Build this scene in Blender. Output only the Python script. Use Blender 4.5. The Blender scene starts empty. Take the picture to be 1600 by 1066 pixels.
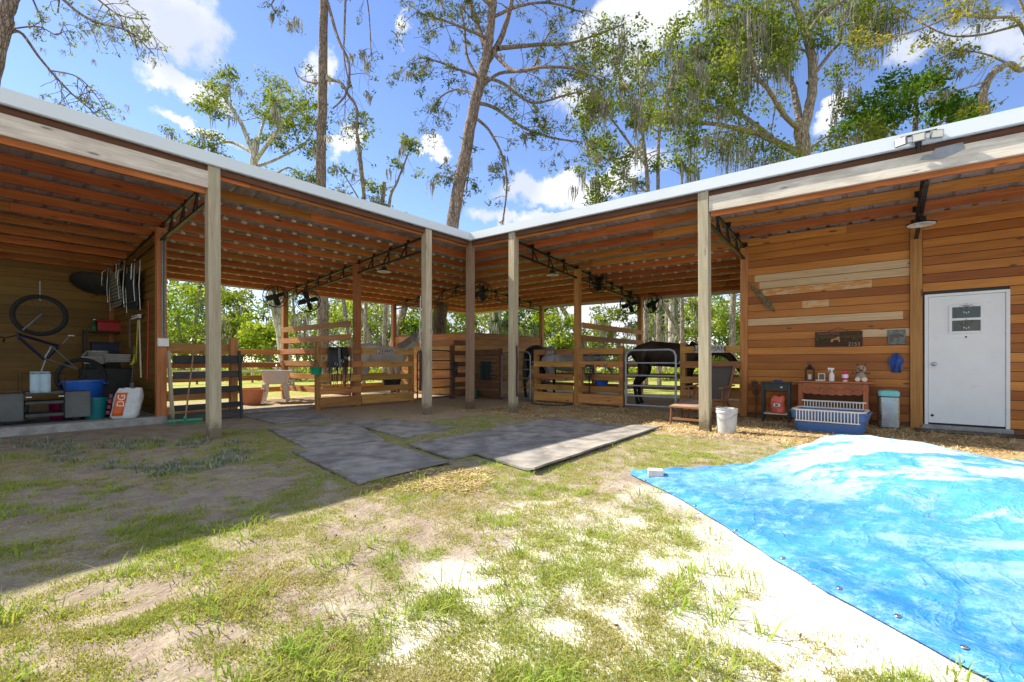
import bpy, bmesh, math, random
import numpy as np
from mathutils import Vector, Matrix, Euler, noise as mnoise
R = math.radians
SC = bpy.context.scene
COL = SC.collection
rnd = random.Random(7)
# ---------------------------------------------------------------- camera
CAM = Vector((7.21, -7.31, 1.06))
cam_d = bpy.data.cameras.new('camera'); cam = bpy.data.objects.new('camera', cam_d); COL.objects.link(cam)
cam.location = CAM; cam.rotation_euler = (R(90), 0, R(39.37))
cam_d.sensor_width = 36; cam_d.lens = 36*713/1600; cam_d.shift_y = 33/1600
cam_d.clip_start = 0.05; cam_d.clip_end = 2000
SC.camera = cam
# ---------------------------------------------------------------- light
SUN_DIR = Vector((-0.975, -0.222, 0.975)).normalized()      # towards the sun
sun_d = bpy.data.lights.new('sun', 'SUN'); sun = bpy.data.objects.new('sun', sun_d); COL.objects.link(sun)
sun_d.energy = 3.6; sun_d.angle = R(0.6); sun_d.color = (1.0, 0.90, 0.74)
sun.rotation_euler = SUN_DIR.to_track_quat('Z', 'Y').to_euler()
W = bpy.data.worlds.new('World'); SC.world = W; W.use_nodes = True
SC.view_settings.view_transform = 'Standard'; SC.view_settings.look = 'None'
SC.view_settings.gamma = 1; SC.view_settings.exposure = 1.62
SC.cycles.max_bounces = 7; SC.cycles.diffuse_bounces = 4; SC.cycles.transparent_max_bounces = 6
SC.cycles.use_denoising = True
def world():
    nt = W.node_tree; N = nt.nodes; L = nt.links
    for n in list(N): N.remove(n)
    out = N.new('ShaderNodeOutputWorld'); bg = N.new('ShaderNodeBackground'); L.new(bg.outputs[0], out.inputs[0])
    sky = N.new('ShaderNodeTexSky'); sky.sky_type = 'NISHITA'; sky.sun_disc = False
    sky.sun_elevation = math.asin(SUN_DIR.z); sky.sun_rotation = math.atan2(SUN_DIR.x, SUN_DIR.y)
    sky.air_density = 1.0; sky.dust_density = 0.05; sky.ozone_density = 2.2
    bg.inputs['Strength'].default_value = 0.15
    tc = N.new('ShaderNodeTexCoord')
    def math_(op, a, b=None, clamp=False):
        m = N.new('ShaderNodeMath'); m.operation = op; m.use_clamp = clamp
        for i, v in enumerate((a, b)):
            if v is None: continue
            if isinstance(v, (int, float)): m.inputs[i].default_value = v
            else: L.new(v, m.inputs[i])
        return m.outputs[0]
    nz = N.new('ShaderNodeTexNoise'); nz.inputs['Scale'].default_value = 7; nz.inputs['Detail'].default_value = 8
    nz.inputs['Roughness'].default_value = .62
    L.new(tc.outputs['Generated'], nz.inputs['Vector'])
    sub = N.new('ShaderNodeVectorMath'); sub.operation = 'SUBTRACT'; L.new(nz.outputs['Color'], sub.inputs[0]); sub.inputs[1].default_value = (.5, .5, .5)
    scl = N.new('ShaderNodeVectorMath'); scl.operation = 'SCALE'; L.new(sub.outputs[0], scl.inputs[0]); scl.inputs['Scale'].default_value = .20
    add = N.new('ShaderNodeVectorMath'); add.operation = 'ADD'; L.new(tc.outputs['Generated'], add.inputs[0]); L.new(scl.outputs[0], add.inputs[1])
    # each cloud: bearing from the camera axis, elevation (degrees), half width, half height, density
    clouds = [(-37.5, 31.5, .085, .045, 1.1), (-35.5, 27.2, .055, .030, 1.1), (-22.5, 30, .045, .035, .8), (-20, 24, .045, .018, 1), (-10, 24.6, .035, .016, 1.1), (-34, 23.2, .06, .014, .8),
              (-14.5, 36.5, .025, .03, .8), (15.5, 35.5, .13, .06, 1.2), (8, 29.5, .07, .035, .7), (6, 21.3, .15, .04, 1.15), (2, 17.5, .14, .022, 1.0), (14, 23, .10, .03, 1.0), (11, 17, .14, .04, 1.0),
              (35, 23.8, .045, .03, 1), (42, 27, .05, .03, .7), (47, 26, .07, .04, .8), (27, 30, .05, .03, .6), (-5, 15, .08, .012, .6), (20, 14, .2, .04, .9),
              (0, 5, .7, .10, .9), (-50, 6, .5, .1, .8), (50, 6, .6, .1, .8),
              # unseen cloud banks added behind and beside the viewpoint as white fill light
              (180, 40, .9, .55, 1.6), (130, 28, .7, .4, 1.5), (-130, 28, .6, .4, 1.5), (95, 35, .45, .35, 1.3), (180, 80, .5, .5, 1.3)]
    tot = None
    for az, el, w, h, k in clouds:
        b = R(90+39.37-az)                         # world bearing, counter-clockwise from +X
        e = R(el)
        mp = N.new('ShaderNodeMapping'); mp.vector_type = 'TEXTURE'
        mp.inputs['Location'].default_value = (math.cos(e)*math.cos(b), math.cos(e)*math.sin(b), math.sin(e))
        mp.inputs['Rotation'].default_value = (0, 0, b); mp.inputs['Scale'].default_value = (.5, w, h)
        L.new(add.outputs[0], mp.inputs['Vector'])
        ln = N.new('ShaderNodeVectorMath'); ln.operation = 'LENGTH'; L.new(mp.outputs[0], ln.inputs[0])
        v = math_('MULTIPLY', math_('SUBTRACT', 1.14, ln.outputs['Value'], True), k)
        tot = v if tot is None else math_('MAXIMUM', tot, v)
    n2 = N.new('ShaderNodeTexNoise'); n2.inputs['Scale'].default_value = 16; n2.inputs['Detail'].default_value = 6
    L.new(tc.outputs['Generated'], n2.inputs['Vector'])
    dens = math_('MULTIPLY', tot, math_('ADD', math_('MULTIPLY', n2.outputs['Fac'], 2.0), .0), True)
    ramp = N.new('ShaderNodeMapRange'); ramp.inputs['From Min'].default_value = .10; ramp.inputs['From Max'].default_value = .62; ramp.interpolation_type = 'SMOOTHSTEP'
    L.new(dens, ramp.inputs['Value'])
    # blue tone of the clear sky
    hs = N.new('ShaderNodeHueSaturation'); hs.inputs["Saturation"].default_value = 1.10; hs.inputs['Value'].default_value = SKYV; hs.inputs['Hue'].default_value = .513
    L.new(sky.outputs[0], hs.inputs['Color'])
    mix = N.new('ShaderNodeMix'); mix.data_type = 'RGBA'
    L.new(ramp.outputs[0], mix.inputs['Factor']); L.new(hs.outputs[0], mix.inputs['A'])
    cr = N.new('ShaderNodeMix'); cr.data_type = 'RGBA'
    cr.inputs['A'].default_value = (2.4, 2.45, 2.6, 1); cr.inputs['B'].default_value = (1.7, 1.85, 2.15, 1)
    n3 = N.new('ShaderNodeTexNoise'); n3.inputs['Scale'].default_value = 5; n3.inputs['Detail'].default_value = 3; L.new(tc.outputs['Generated'], n3.inputs['Vector'])
    r3 = N.new('ShaderNodeMapRange'); r3.inputs['From Min'].default_value = .45; r3.inputs['From Max'].default_value = .62; L.new(n3.outputs['Fac'], r3.inputs['Value'])
    L.new(r3.outputs[0], cr.inputs['Factor']); L.new(cr.outputs[2], mix.inputs['B'])
    L.new(mix.outputs[2], bg.inputs['Color'])
SKYV = 0.50
world()
# ---------------------------------------------------------------- helpers
CX, CY = Vector((.773, .634, 0)), Vector((-.634, .773, 0))
def cw(X, Y, z=0.0):                       # metres right of / ahead of the viewpoint -> world
    v = CAM + CX*X + CY*Y; return Vector((v.x, v.y, z))
def at(px, py, Y): return cw((px-800)/713*Y, Y, 1.06-(py-566)/713*Y)
def gr(px, py, z=0.0):
    Y = 713*(1.06-z)/(py-566); return cw((px-800)/713*Y, Y, z)
def tag(o, label=None, cat=None, group=None, kind=None):
    if label: o['label'] = label
    if cat: o['category'] = cat
    if group: o['group'] = group
    if kind: o['kind'] = kind
    return o
def thing(name, label, cat, loc=(0, 0, 0), rz=0, group=None, rot=None):
    o = bpy.data.objects.new(name, None); COL.objects.link(o)
    o.location = loc; o.rotation_euler = rot if rot else (0, 0, rz); o.empty_display_size = .1
    return tag(o, label, cat, group)
def copy_tree(o, loc, rz=None, label=None, scale=None):
    def rec(s, par):
        c = s.copy(); COL.objects.link(c); c.parent = par
        for ch in s.children: rec(ch, c)
        return c
    c = rec(o, None); c.location = loc
    if rz is not None: c.rotation_euler = (0, 0, rz)
    if scale: c.scale = scale
    if label: c['label'] = label
    return c
class MB:
    def __init__(s): s.v = []; s.f = []; s.g = []; s.t = []; s.sm = []; s.mi = []
    def _add(s, vs, fs, g=None, tint=None, smooth=False, mi=0):
        b = len(s.v); s.v += [tuple(v) for v in vs]
        s.f += [tuple(b+i for i in f) for f in fs]
        t = rnd.random() if tint is None else tint
        s.t += [t]*len(vs)
        s.g += [tuple(x) for x in (g if g else [(v[2], v[0], v[1]) for v in vs])]
        s.sm += [smooth]*len(fs); s.mi += [mi]*len(fs)
        return s
    def frame(s, c, U, V, Wv, l, w, h, tint=None, mi=0, taper=1.0, off=None):
        c = Vector(c); o = rnd.random()*50 if off is None else off
        vs = []; g = []
        for a in (-.5, .5):
            for b_ in (-.5, .5):
                for d in (-.5, .5):
                    k = taper if a > 0 else 1
                    vs.append(c+U*(a*l)+V*(b_*w*k)+Wv*(d*h*k)); g.append((a*l+o, b_*w*k+o*.37, d*h*k+o*.71))
        fs = [(0, 1, 3, 2), (4, 6, 7, 5), (0, 4, 5, 1), (2, 3, 7, 6), (0, 2, 6, 4), (1, 5, 7, 3)]
        if U.cross(V).dot(Wv) < 0: fs = [f[::-1] for f in fs]
        return s._add(vs, [f[::-1] for f in fs], g, tint, mi=mi)
    def box(s, x0, x1, y0, y1, z0, z1, tint=None, rz=0, mi=0):
        c = Vector(((x0+x1)/2, (y0+y1)/2, (z0+z1)/2)); d = [abs(x1-x0), abs(y1-y0), abs(z1-z0)]
        ax = [Vector((math.cos(rz), math.sin(rz), 0)), Vector((-math.sin(rz), math.cos(rz), 0)), Vector((0, 0, 1))]
        i = max(range(3), key=lambda k: d[k]); j, k = (i+1) % 3, (i+2) % 3
        return s.frame(c, ax[i], ax[j], ax[k], d[i], d[j], d[k], tint, mi)
    def bar(s, p, q, w, h=None, up=(0, 0, 1), tint=None, mi=0, taper=1.0):
        p = Vector(p); q = Vector(q); U = (q-p); l = U.length; U.normalize(); up = Vector(up)
        if abs(U.dot(up)) > .98: up = Vector((1, 0, 0))
        V = up.cross(U).normalized(); Wv = U.cross(V)
        return s.frame((p+q)/2, U, V, Wv, l, w, h or w, tint, mi, taper)
    def tube(s, pts, r, n=8, tint=None, cap=True, mi=0, squash=1.0):
        pts = [Vector(p) for p in pts]; m = len(pts)
        if not hasattr(r, '__len__'): r = [r]*m
        vs = []; g = []; prev = None; ln = 0; o = rnd.random()*50
        for i, p in enumerate(pts):
            d = (pts[min(i+1, m-1)]-pts[max(i-1, 0)]).normalized()
            if prev is None:
                a = Vector((0, 0, 1)) if abs(d.z) < .9 else Vector((1, 0, 0))
                u = d.cross(a).normalized()
            else: u = (prev-d*prev.dot(d)).normalized()
            w = d.cross(u); prev = u
            if i: ln += (p-pts[i-1]).length
            for k in range(n):
                t = 2*math.pi*k/n
                vs.append(p+u*(math.cos(t)*r[i])+w*(math.sin(t)*r[i]*squash)); g.append((ln+o, math.cos(t)*r[i]+o, math.sin(t)*r[i]))
        fs = [(i*n+k, i*n+(k+1) % n, (i+1)*n+(k+1) % n, (i+1)*n+k) for i in range(m-1) for k in range(n)]
        if cap: fs += [tuple(range(n))[::-1], tuple((m-1)*n+k for k in range(n))]
        return s._add(vs, fs, g, tint, True, mi)
    def lathe(s, prof, c=(0, 0, 0), n=24, tint=None, mi=0, sx=1, sy=1, axis='Z', a0=0):
        c = Vector(c); vs = []; m = len(prof)
        for r_, z in prof:
            for k in range(n):
                t = 2*math.pi*k/n+a0; x, y = math.cos(t)*r_*sx, math.sin(t)*r_*sy
                vs.append(c+(Vector((x, y, z)) if axis == 'Z' else Vector((x, z, y)) if axis == 'Y' else Vector((z, x, y))))
        fs = [(i*n+k, i*n+(k+1) % n, (i+1)*n+(k+1) % n, (i+1)*n+k) for i in range(m-1) for k in range(n)]
        if prof[0][0] > 1e-4: fs.append(tuple(range(n))[::-1])
        if prof[-1][0] > 1e-4: fs.append(tuple((m-1)*n+k for k in range(n)))
        if axis == 'Y': fs = [f[::-1] for f in fs]
        return s._add(vs, fs, None, tint, True, mi)
    def prism(s, poly, h, org=(0, 0, 0), U=(1, 0, 0), V=(0, 1, 0), tint=None, mi=0):
        U = Vector(U); V = Vector(V); Wv = U.cross(V).normalized(); org = Vector(org); n = len(poly)
        vs = [org+U*a+V*b for a, b in poly]+[org+U*a+V*b+Wv*h for a, b in poly]
        fs = [tuple(range(n))[::-1], tuple(range(n, 2*n))]+[(i, (i+1) % n, n+(i+1) % n, n+i) for i in range(n)]
        return s._add(vs, fs, None, tint, mi=mi)
    def grid(s, fn, nu, nv, tint=None, mi=0, thick=0, smooth=True):
        vs = [Vector(fn(i/nu, j/nv)) for i in range(nu+1) for j in range(nv+1)]
        fs = [(i*(nv+1)+j, (i+1)*(nv+1)+j, (i+1)*(nv+1)+j+1, i*(nv+1)+j+1) for i in range(nu) for j in range(nv)]
        return s._add(vs, fs, None, tint, smooth, mi)
    def build(s, name, mat, parent=None, bevel=0, loc=None, solid=0, sub=0):
        me = bpy.data.meshes.new(name); me.from_pydata(s.v, [], s.f)
        mats = mat if isinstance(mat, (list, tuple)) else [mat]
        for m in mats: me.materials.append(m)
        me.polygons.foreach_set('use_smooth', s.sm); me.polygons.foreach_set('material_index', s.mi)
        a = me.attributes.new('gc', 'FLOAT_VECTOR', 'POINT'); a.data.foreach_set('vector', np.array(s.g, 'f').ravel())
        a = me.attributes.new('tint', 'FLOAT', 'POINT'); a.data.foreach_set('value', np.array(s.t, 'f'))
        me.update()
        if any(s.sm):
            try: me.set_sharp_from_angle(angle=R(40))
            except Exception: pass
        o = bpy.data.objects.new(name, me); COL.objects.link(o)
        if parent: o.parent = parent
        if loc: o.location = loc
        if bevel:
            b = o.modifiers.new('bevel', 'BEVEL'); b.width = bevel; b.segments = 2; b.limit_method = 'ANGLE'; b.angle_limit = R(40)
        if solid:
            b = o.modifiers.new('solid', 'SOLIDIFY'); b.thickness = solid; b.offset = 0
        if sub:
            b = o.modifiers.new('sub', 'SUBSURF'); b.levels = sub; b.render_levels = sub
        return o
_font = {}
def text(name, body, size, mat, parent, loc, rot, ext=.002, sx=1.0, font_off=0.0):
    cu = bpy.data.curves.new(name, 'FONT'); cu.body = body; cu.size = size; cu.extrude = ext; cu.offset = font_off
    cu.align_x = 'CENTER'; cu.align_y = 'CENTER'
    t = bpy.data.objects.new('tmp', cu); COL.objects.link(t)
    dg = bpy.context.evaluated_depsgraph_get()
    me = bpy.data.meshes.new_from_object(t.evaluated_get(dg)); bpy.data.objects.remove(t)
    me.name = name; me.materials.clear(); me.materials.append(mat)
    o = bpy.data.objects.new(name, me); COL.objects.link(o); o.parent = parent; o.location = loc; o.rotation_euler = rot; o.scale = (sx, 1, 1)
    return o
# ---------------------------------------------------------------- materials
def lin(c):
    if isinstance(c, str):
        c = [int(c[i:i+2], 16)/255 for i in (0, 2, 4)]
        c = [x/12.92 if x <= .04045 else ((x+.055)/1.055)**2.4 for x in c]
    return (*c, 1)
class NT:
    def __init__(s, name):
        s.m = bpy.data.materials.new(name); s.m.use_nodes = True; s.t = s.m.node_tree; s.N = s.t.nodes; s.L = s.t.links
        s.b = s.N['Principled BSDF']; s.o = s.N['Material Output']
    def n(s, ty, **kw):
        x = s.N.new(ty)
        for k, v in kw.items(): setattr(x, k, v)
        return x
    def put(s, sock, v):
        if hasattr(v, 'links') or isinstance(v, bpy.types.NodeSocket): s.L.new(v, sock)
        else: sock.default_value = v
    def attr(s, name): return s.n('ShaderNodeAttribute', attribute_name=name)
    def pos(s): return s.n('ShaderNodeNewGeometry').outputs['Position']
    def objc(s): return s.n('ShaderNodeTexCoord').outputs['Object']
    def mapv(s, v, scale=(1, 1, 1), loc=(0, 0, 0)):
        m = s.n('ShaderNodeMapping'); s.put(m.inputs[0], v); m.inputs['Scale'].default_value = scale; m.inputs['Location'].default_value = loc; return m.outputs[0]
    def noise(s, v, scale=5, detail=4, rough=.5, dist=0):
        x = s.n('ShaderNodeTexNoise'); s.put(x.inputs['Vector'], v); x.inputs['Scale'].default_value = scale; x.inputs['Detail'].default_value = detail
        x.inputs['Roughness'].default_value = rough; x.inputs['Distortion'].default_value = dist; return x.outputs['Fac']
    def vor(s, v, scale=5, feature='F1'):
        x = s.n('ShaderNodeTexVoronoi', feature=feature); s.put(x.inputs['Vector'], v); x.inputs['Scale'].default_value = scale; return x.outputs['Distance']
    def mr(s, v, a, b, c=0, d=1):
        x = s.n('ShaderNodeMapRange'); x.interpolation_type = 'SMOOTHSTEP'; s.put(x.inputs['Value'], v)
        for k, q in zip(('From Min', 'From Max', 'To Min', 'To Max'), (a, b, c, d)): x.inputs[k].default_value = q
        return x.outputs[0]
    def math(s, op, a, b=0.0, clamp=False):
        x = s.n('ShaderNodeMath', operation=op, use_clamp=clamp); s.put(x.inputs[0], a); s.put(x.inputs[1], b); return x.outputs[0]
    def mix(s, f, a, b, mode='MIX'):
        x = s.n('ShaderNodeMix', data_type='RGBA', blend_type=mode); s.put(x.inputs['Factor'], f)
        s.put(x.inputs['A'], a if not isinstance(a, (tuple, str)) else lin(a) if isinstance(a, str) or len(a) == 3 else a)
        s.put(x.inputs['B'], b if not isinstance(b, (tuple, str)) else lin(b) if isinstance(b, str) or len(b) == 3 else b)
        return x.outputs[2]
    def bump(s, h, strength=.4, dist=.01):
        x = s.n('ShaderNodeBump'); s.put(x.inputs['Height'], h); x.inputs['Strength'].default_value = strength; x.inputs['Distance'].default_value = dist
        s.L.new(x.outputs[0], s.b.inputs['Normal'])
    def fin(s, col=None, rough=None, metal=0, spec=None):
        if col is not None: s.put(s.b.inputs['Base Color'], col if not isinstance(col, (tuple, str)) else lin(col) if isinstance(col, str) or len(col) == 3 else col)
        if rough is not None: s.put(s.b.inputs['Roughness'], rough)
        s.b.inputs['Metallic'].default_value = metal
        if spec is not None: s.b.inputs['Specular IOR Level'].default_value = spec
        return s.m
def wood(name, dark, light, rough=.6, grain=1.0, knots=.8, var=.5, weather=None, wamt=.5, foot=False):
    k = NT(name); g = k.attr('gc').outputs['Vector']; t = k.attr('tint').outputs['Fac']
    n1 = k.noise(k.mapv(g, (1.2, 28, 28)), 1.6*grain, 5, .6, .6)
    n2 = k.noise(k.mapv(g, (.7, 5, 5)), 1.3, 3, .5)
    f = k.math('ADD', k.math('MULTIPLY', n1, .75), k.math('MULTIPLY', n2, .35))
    c = k.mix(k.mr(f, .35, .75), dark, light)
    hv = k.n('ShaderNodeHueSaturation'); k.put(hv.inputs['Color'], c)
    k.put(hv.inputs['Value'], k.mr(t, 0, 1, 1-var*.5, 1+var*.5)); k.put(hv.inputs['Hue'], k.mr(k.math('FRACT', k.math('MULTIPLY', t, 7.3)), 0, 1, .488, .512))
    c = hv.outputs[0]
    kn = k.vor(k.mapv(g, (1.0, 4.2, 4.2)), 1.5)
    c = k.mix(k.mr(kn, .06, .13, knots, 0), c, tuple(x*.22 for x in dark) if not isinstance(dark, str) else '2a1408')
    if weather:
        w = k.noise(k.mapv(g, (.8, 3, 3)), 2.2, 5, .65)
        c = k.mix(k.mr(w, .45, .65, 0, wamt), c, weather)
    if foot:
        sx = k.n('ShaderNodeSeparateXYZ'); k.put(sx.inputs[0], k.pos()); hz = k.math('ADD', sx.outputs[2], k.math('MULTIPLY', k.noise(k.pos(), 14, 6, .75), -.45))
        c = k.mix(k.mr(hz, -.12, .05, .75, 0), c, (.09, .065, .045))
        c = k.mix(k.mr(k.noise(k.mapv(k.pos(), (9, 9, .5)), 3, 4, .6), .55, .68, 0, .5), c, (.20, .16, .11))
    k.bump(k.math('ADD', n1, k.mr(kn, 0, .1, 1, 0)), .25, .004)
    return k.fin(c, k.mr(n1, .3, .7, rough-.1, rough+.15), spec=.3)
def plain(name, col, rough=.5, metal=0, var=.25, scale=6, spec=.5, bump=0, bscale=80, dirt=None, dirta=.5):
    k = NT(name); p = k.objc(); n = k.noise(p, scale, 5, .6)
    base = lin(col) if isinstance(col, str) or len(col) == 3 else col
    d = tuple(x*(1-var) for x in base[:3]); l = tuple(min(1, x*(1+var*.5)) for x in base[:3])
    c = k.mix(k.mr(n, .3, .7), (*d, 1), (*l, 1))
    if dirt: c = k.mix(k.mr(k.noise(p, scale*1.7, 6, .7), .5, .7, 0, dirta), c, dirt)
    if bump: k.bump(k.noise(p, bscale, 3, .6), bump, .004)
    return k.fin(c, k.mr(k.noise(p, scale*3, 3), .3, .7, max(.05, rough-.08), rough+.08), metal, spec)
M = {}
M['purlin'] = wood('purlin_wood', (.34, .10, .020), (.58, .215, .055), .6, 1, .8, .4)
M['post_in'] = wood('stained_post', (.33, .125, .035), (.52, .23, .08), .55, 1, .7, .3)
M['post_out'] = wood('weathered_post', (.36, .30, .20), (.58, .50, .36), .8, 1, .6, .25, (.36, .34, .24), .6, foot=True)
M['post_mid'] = wood('half_weathered_post', (.24, .15, .09), (.42, .29, .19), .8, 1, .6, .25, (.30, .24, .18), .6, foot=True)
M['header'] = wood('weathered_header', (.46, .41, .34), (.68, .62, .53), .8, 1, .9, .2, (.36, .30, .25), .5)
M['fence'] = wood('fence_board', (.30, .13, .035), (.55, .28, .095), .65, 1, .8, .5)
M['greyboard'] = wood('dark_stained_board', (.028, .027, .028), (.07, .068, .066), .75, 1, .2, .5)
M['brownboard'] = wood('brown_board', (.10, .045, .02), (.2, .10, .05), .7, 1, .5, .4)
M['furn'] = wood('furniture_wood', (.33, .11, .04), (.50, .19, .07), .45, 1.5, .3, .2)
M['teak'] = wood('chair_wood', (.16, .07, .035), (.3, .15, .08), .6, 1.5, .2, .3)
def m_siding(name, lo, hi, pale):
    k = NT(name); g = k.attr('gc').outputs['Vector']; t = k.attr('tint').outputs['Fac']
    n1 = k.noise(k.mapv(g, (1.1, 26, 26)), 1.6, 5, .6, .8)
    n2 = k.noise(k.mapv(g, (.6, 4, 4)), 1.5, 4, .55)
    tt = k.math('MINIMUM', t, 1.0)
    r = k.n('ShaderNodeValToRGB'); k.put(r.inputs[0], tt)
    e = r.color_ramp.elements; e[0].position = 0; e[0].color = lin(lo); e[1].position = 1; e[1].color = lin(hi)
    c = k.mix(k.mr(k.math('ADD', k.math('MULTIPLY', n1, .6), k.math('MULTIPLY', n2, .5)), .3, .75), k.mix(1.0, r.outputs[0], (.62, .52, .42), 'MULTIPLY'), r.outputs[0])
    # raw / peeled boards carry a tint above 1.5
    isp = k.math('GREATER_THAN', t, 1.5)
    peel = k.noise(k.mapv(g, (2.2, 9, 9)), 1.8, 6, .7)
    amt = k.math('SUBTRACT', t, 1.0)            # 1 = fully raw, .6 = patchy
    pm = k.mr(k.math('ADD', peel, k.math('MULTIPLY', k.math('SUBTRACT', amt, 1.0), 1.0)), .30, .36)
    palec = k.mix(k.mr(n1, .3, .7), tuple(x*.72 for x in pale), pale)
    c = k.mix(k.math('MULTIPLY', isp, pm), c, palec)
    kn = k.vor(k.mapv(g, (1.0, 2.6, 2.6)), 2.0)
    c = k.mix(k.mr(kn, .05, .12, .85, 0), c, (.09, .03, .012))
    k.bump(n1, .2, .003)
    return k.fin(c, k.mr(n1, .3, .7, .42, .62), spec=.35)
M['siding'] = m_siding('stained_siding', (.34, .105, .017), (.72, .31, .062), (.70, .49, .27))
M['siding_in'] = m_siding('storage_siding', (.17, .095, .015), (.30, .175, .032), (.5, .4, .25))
def m_metal_roof():
    k = NT('galvanised_roof'); p = k.pos(); n = k.noise(p, 2.5, 6, .6); s = k.vor(p, 60)
    c = k.mix(k.mr(n, .35, .7), (.36, .38, .40), (.52, .54, .56)); c = k.mix(k.mr(s, .2, .8, 0, .25), c, (.65, .67, .7))
    return k.fin(c, k.mr(n, .3, .7, .35, .55), .55)
M['roof'] = m_metal_roof()
M['trim'] = plain('white_metal_trim', (.62, .68, .72), .45, .08, .01, .5)
M['steel'] = plain('black_steel', (.022, .022, .024), .45, .3, .5, 8)
M['rib_dot'] = plain('pale_daylight_dot', (.88, .84, .66), .8, 0, .2, 20)  # pale colour standing in for daylight seen through the ribs
def m_ground():
    k = NT('yard_ground'); p = k.pos()
    sx = k.n('ShaderNodeSeparateXYZ'); k.put(sx.inputs[0], p); X, Y = sx.outputs[0], sx.outputs[1]
    nb = k.noise(p, .9, 6, .62); nm = k.noise(p, 4.5, 6, .65); nf = k.noise(p, 34, 6, .7); ns = k.noise(p, 13, 4, .6)
    wob = k.math('MULTIPLY', k.math('SUBTRACT', nb, .5), 2.4)
    dirt = k.mix(k.mr(nm, .3, .7), (.29, .235, .185), (.47, .395, .325)); dirt = k.mix(k.mr(nf, .25, .75, 0, .45), dirt, (.15, .115, .085))
    sand = k.mix(k.mr(nf, .3, .72), (.66, .62, .56), (.86, .835, .79))
    # white sand around the heap under the tarpaulin
    v = k.n('ShaderNodeVectorMath', operation='LENGTH'); k.put(v.inputs[0], k.mapv(p, (1/3.9, 1/3.6, 0), (-9.1/3.9, 5.1/3.6, 0)))
    sm = k.mr(k.math('ADD', v.outputs['Value'], k.math('MULTIPLY', k.math('SUBTRACT', nb, .5), .7)), 1.02, .84)
    c = k.mix(sm, dirt, sand)
    # low green film between tufts
    gm = k.math('MULTIPLY', k.mr(k.math('ADD', k.math('MULTIPLY', nb, .5), k.math('MULTIPLY', nm, .5)), .46, .60), k.mr(nf, .35, .6, .25, .8))
    c = k.mix(k.math('MULTIPLY', gm, .5), c, (.24, .27, .07))
    # straw in front of and inside the barn
    straw = k.mix(k.mr(k.noise(k.mapv(p, (1, 1, 1)), 55, 5, .7, 1.5), .3, .7), (.26, .17, .08), (.72, .56, .34)); straw = k.mix(k.mr(ns, .4, .65, 0, .5), straw, (.20, .13, .07))
    s1 = k.mr(k.math('ADD', Y, wob), -.9, .2); s2 = k.mr(k.math('ADD', X, wob), -.2, 1.0)
    c = k.mix(k.math('MULTIPLY', s1, s2), c, straw)
    st = k.math('MULTIPLY', k.mr(k.math('ADD', X, k.math('MULTIPLY', wob, .5)), 1.0, .0), k.mr(Y, -2.8, -1.8)); c = k.mix(st, c, k.mix(.4, straw, dirt))
    # pasture outside
    gr_ = k.mix(k.mr(nm, .3, .7), (.20, .24, .045), (.36, .36, .09))
    o1 = k.math('MAXIMUM', k.mr(X, -6.4, -7.4), k.mr(Y, 6.4, 7.4)); c = k.mix(k.math('MULTIPLY', o1, k.mr(nb, .3, .5, .6, 1)), c, gr_)
    k.bump(k.math('ADD', k.math('MULTIPLY', nf, .6), k.math('ADD', ns, nm)), .9, .035)
    return k.fin(c, .95, spec=.15)
M['ground'] = m_ground()
M['mat'] = plain('rubber_mat', (.26, .25, .235), .85, 0, .45, 3, .2, .5, 140, (.38, .34, .29), .95)
M['concrete'] = plain('concrete', (.34, .34, .34), .9, 0, .3, 5, .2, .4, 60, (.2, .17, .14), .5)
M['white'] = plain('white_paint', (.80, .81, .82), .35, 0, .04, 2)
M['glass'] = plain('dark_glass', (.006, .008, .008), .15, 0, .2, 4, .8)
M['chrome'] = plain('brushed_metal', (.40, .40, .385), .3, .95, .25, 2)
M['galv'] = plain('galvanised_tube', (.24, .26, .28), .4, .6, .2, 10)
M['rust'] = plain('rusty_metal', (.14, .08, .05), .8, .3, .5, 20)
M['black'] = plain('black_plastic', (.018, .018, .02), .5, 0, .3, 6)
M['blackleather'] = plain('black_leather', (.012, .011, .011), .45, 0, .4, 30, bump=.3)
M['lens'] = plain('lamp_lens', (.7, .68, .6), .3, 0, .1, 9)
M['pale'] = plain('pale_cream', (.72, .66, .55), .6, 0, .12, 8)
# ---------------------------------------------------------------- ground
def gz(x, y):
    if x < -0.3 or y > -0.3 or x > 30 or y < -30: return 0.0
    d = min(1, max(0, (x-.0)/1.2), 1)*min(1, max(0, (-y)/1.2))
    return d*(mnoise.noise(Vector((x*.9, y*.9, 3)))*.025+mnoise.noise(Vector((x*4, y*4, 8)))*.012)
def make_ground():
    xs = [-400, -120, -40, -12, -6]+[(-5.5+i*.25) for i in range(23)]
    xs += [.25+i*.06 for i in range(160)]+[10.2, 11, 13, 18, 40, 120, 400]
    ys = [-400, -120, -40, -16, -12, -10, -9.2]+[-8.8+i*.06 for i in range(150)]+[.4, .8, 1.5, 3, 6, 10, 20, 40, 120, 400]
    V = [(x, y, gz(x, y)) for x in xs for y in ys]; n = len(ys)
    F = [(i*n+j, (i+1)*n+j, (i+1)*n+j+1, i*n+j+1) for i in range(len(xs)-1) for j in range(n-1)]
    me = bpy.data.meshes.new('ground'); me.from_pydata(V, [], F); me.materials.append(M['ground'])
    me.polygons.foreach_set('use_smooth', [True]*len(F)); me.update()
    o = bpy.data.objects.new('ground', me); COL.objects.link(o); tag(o, kind='structure')
make_ground()
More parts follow.
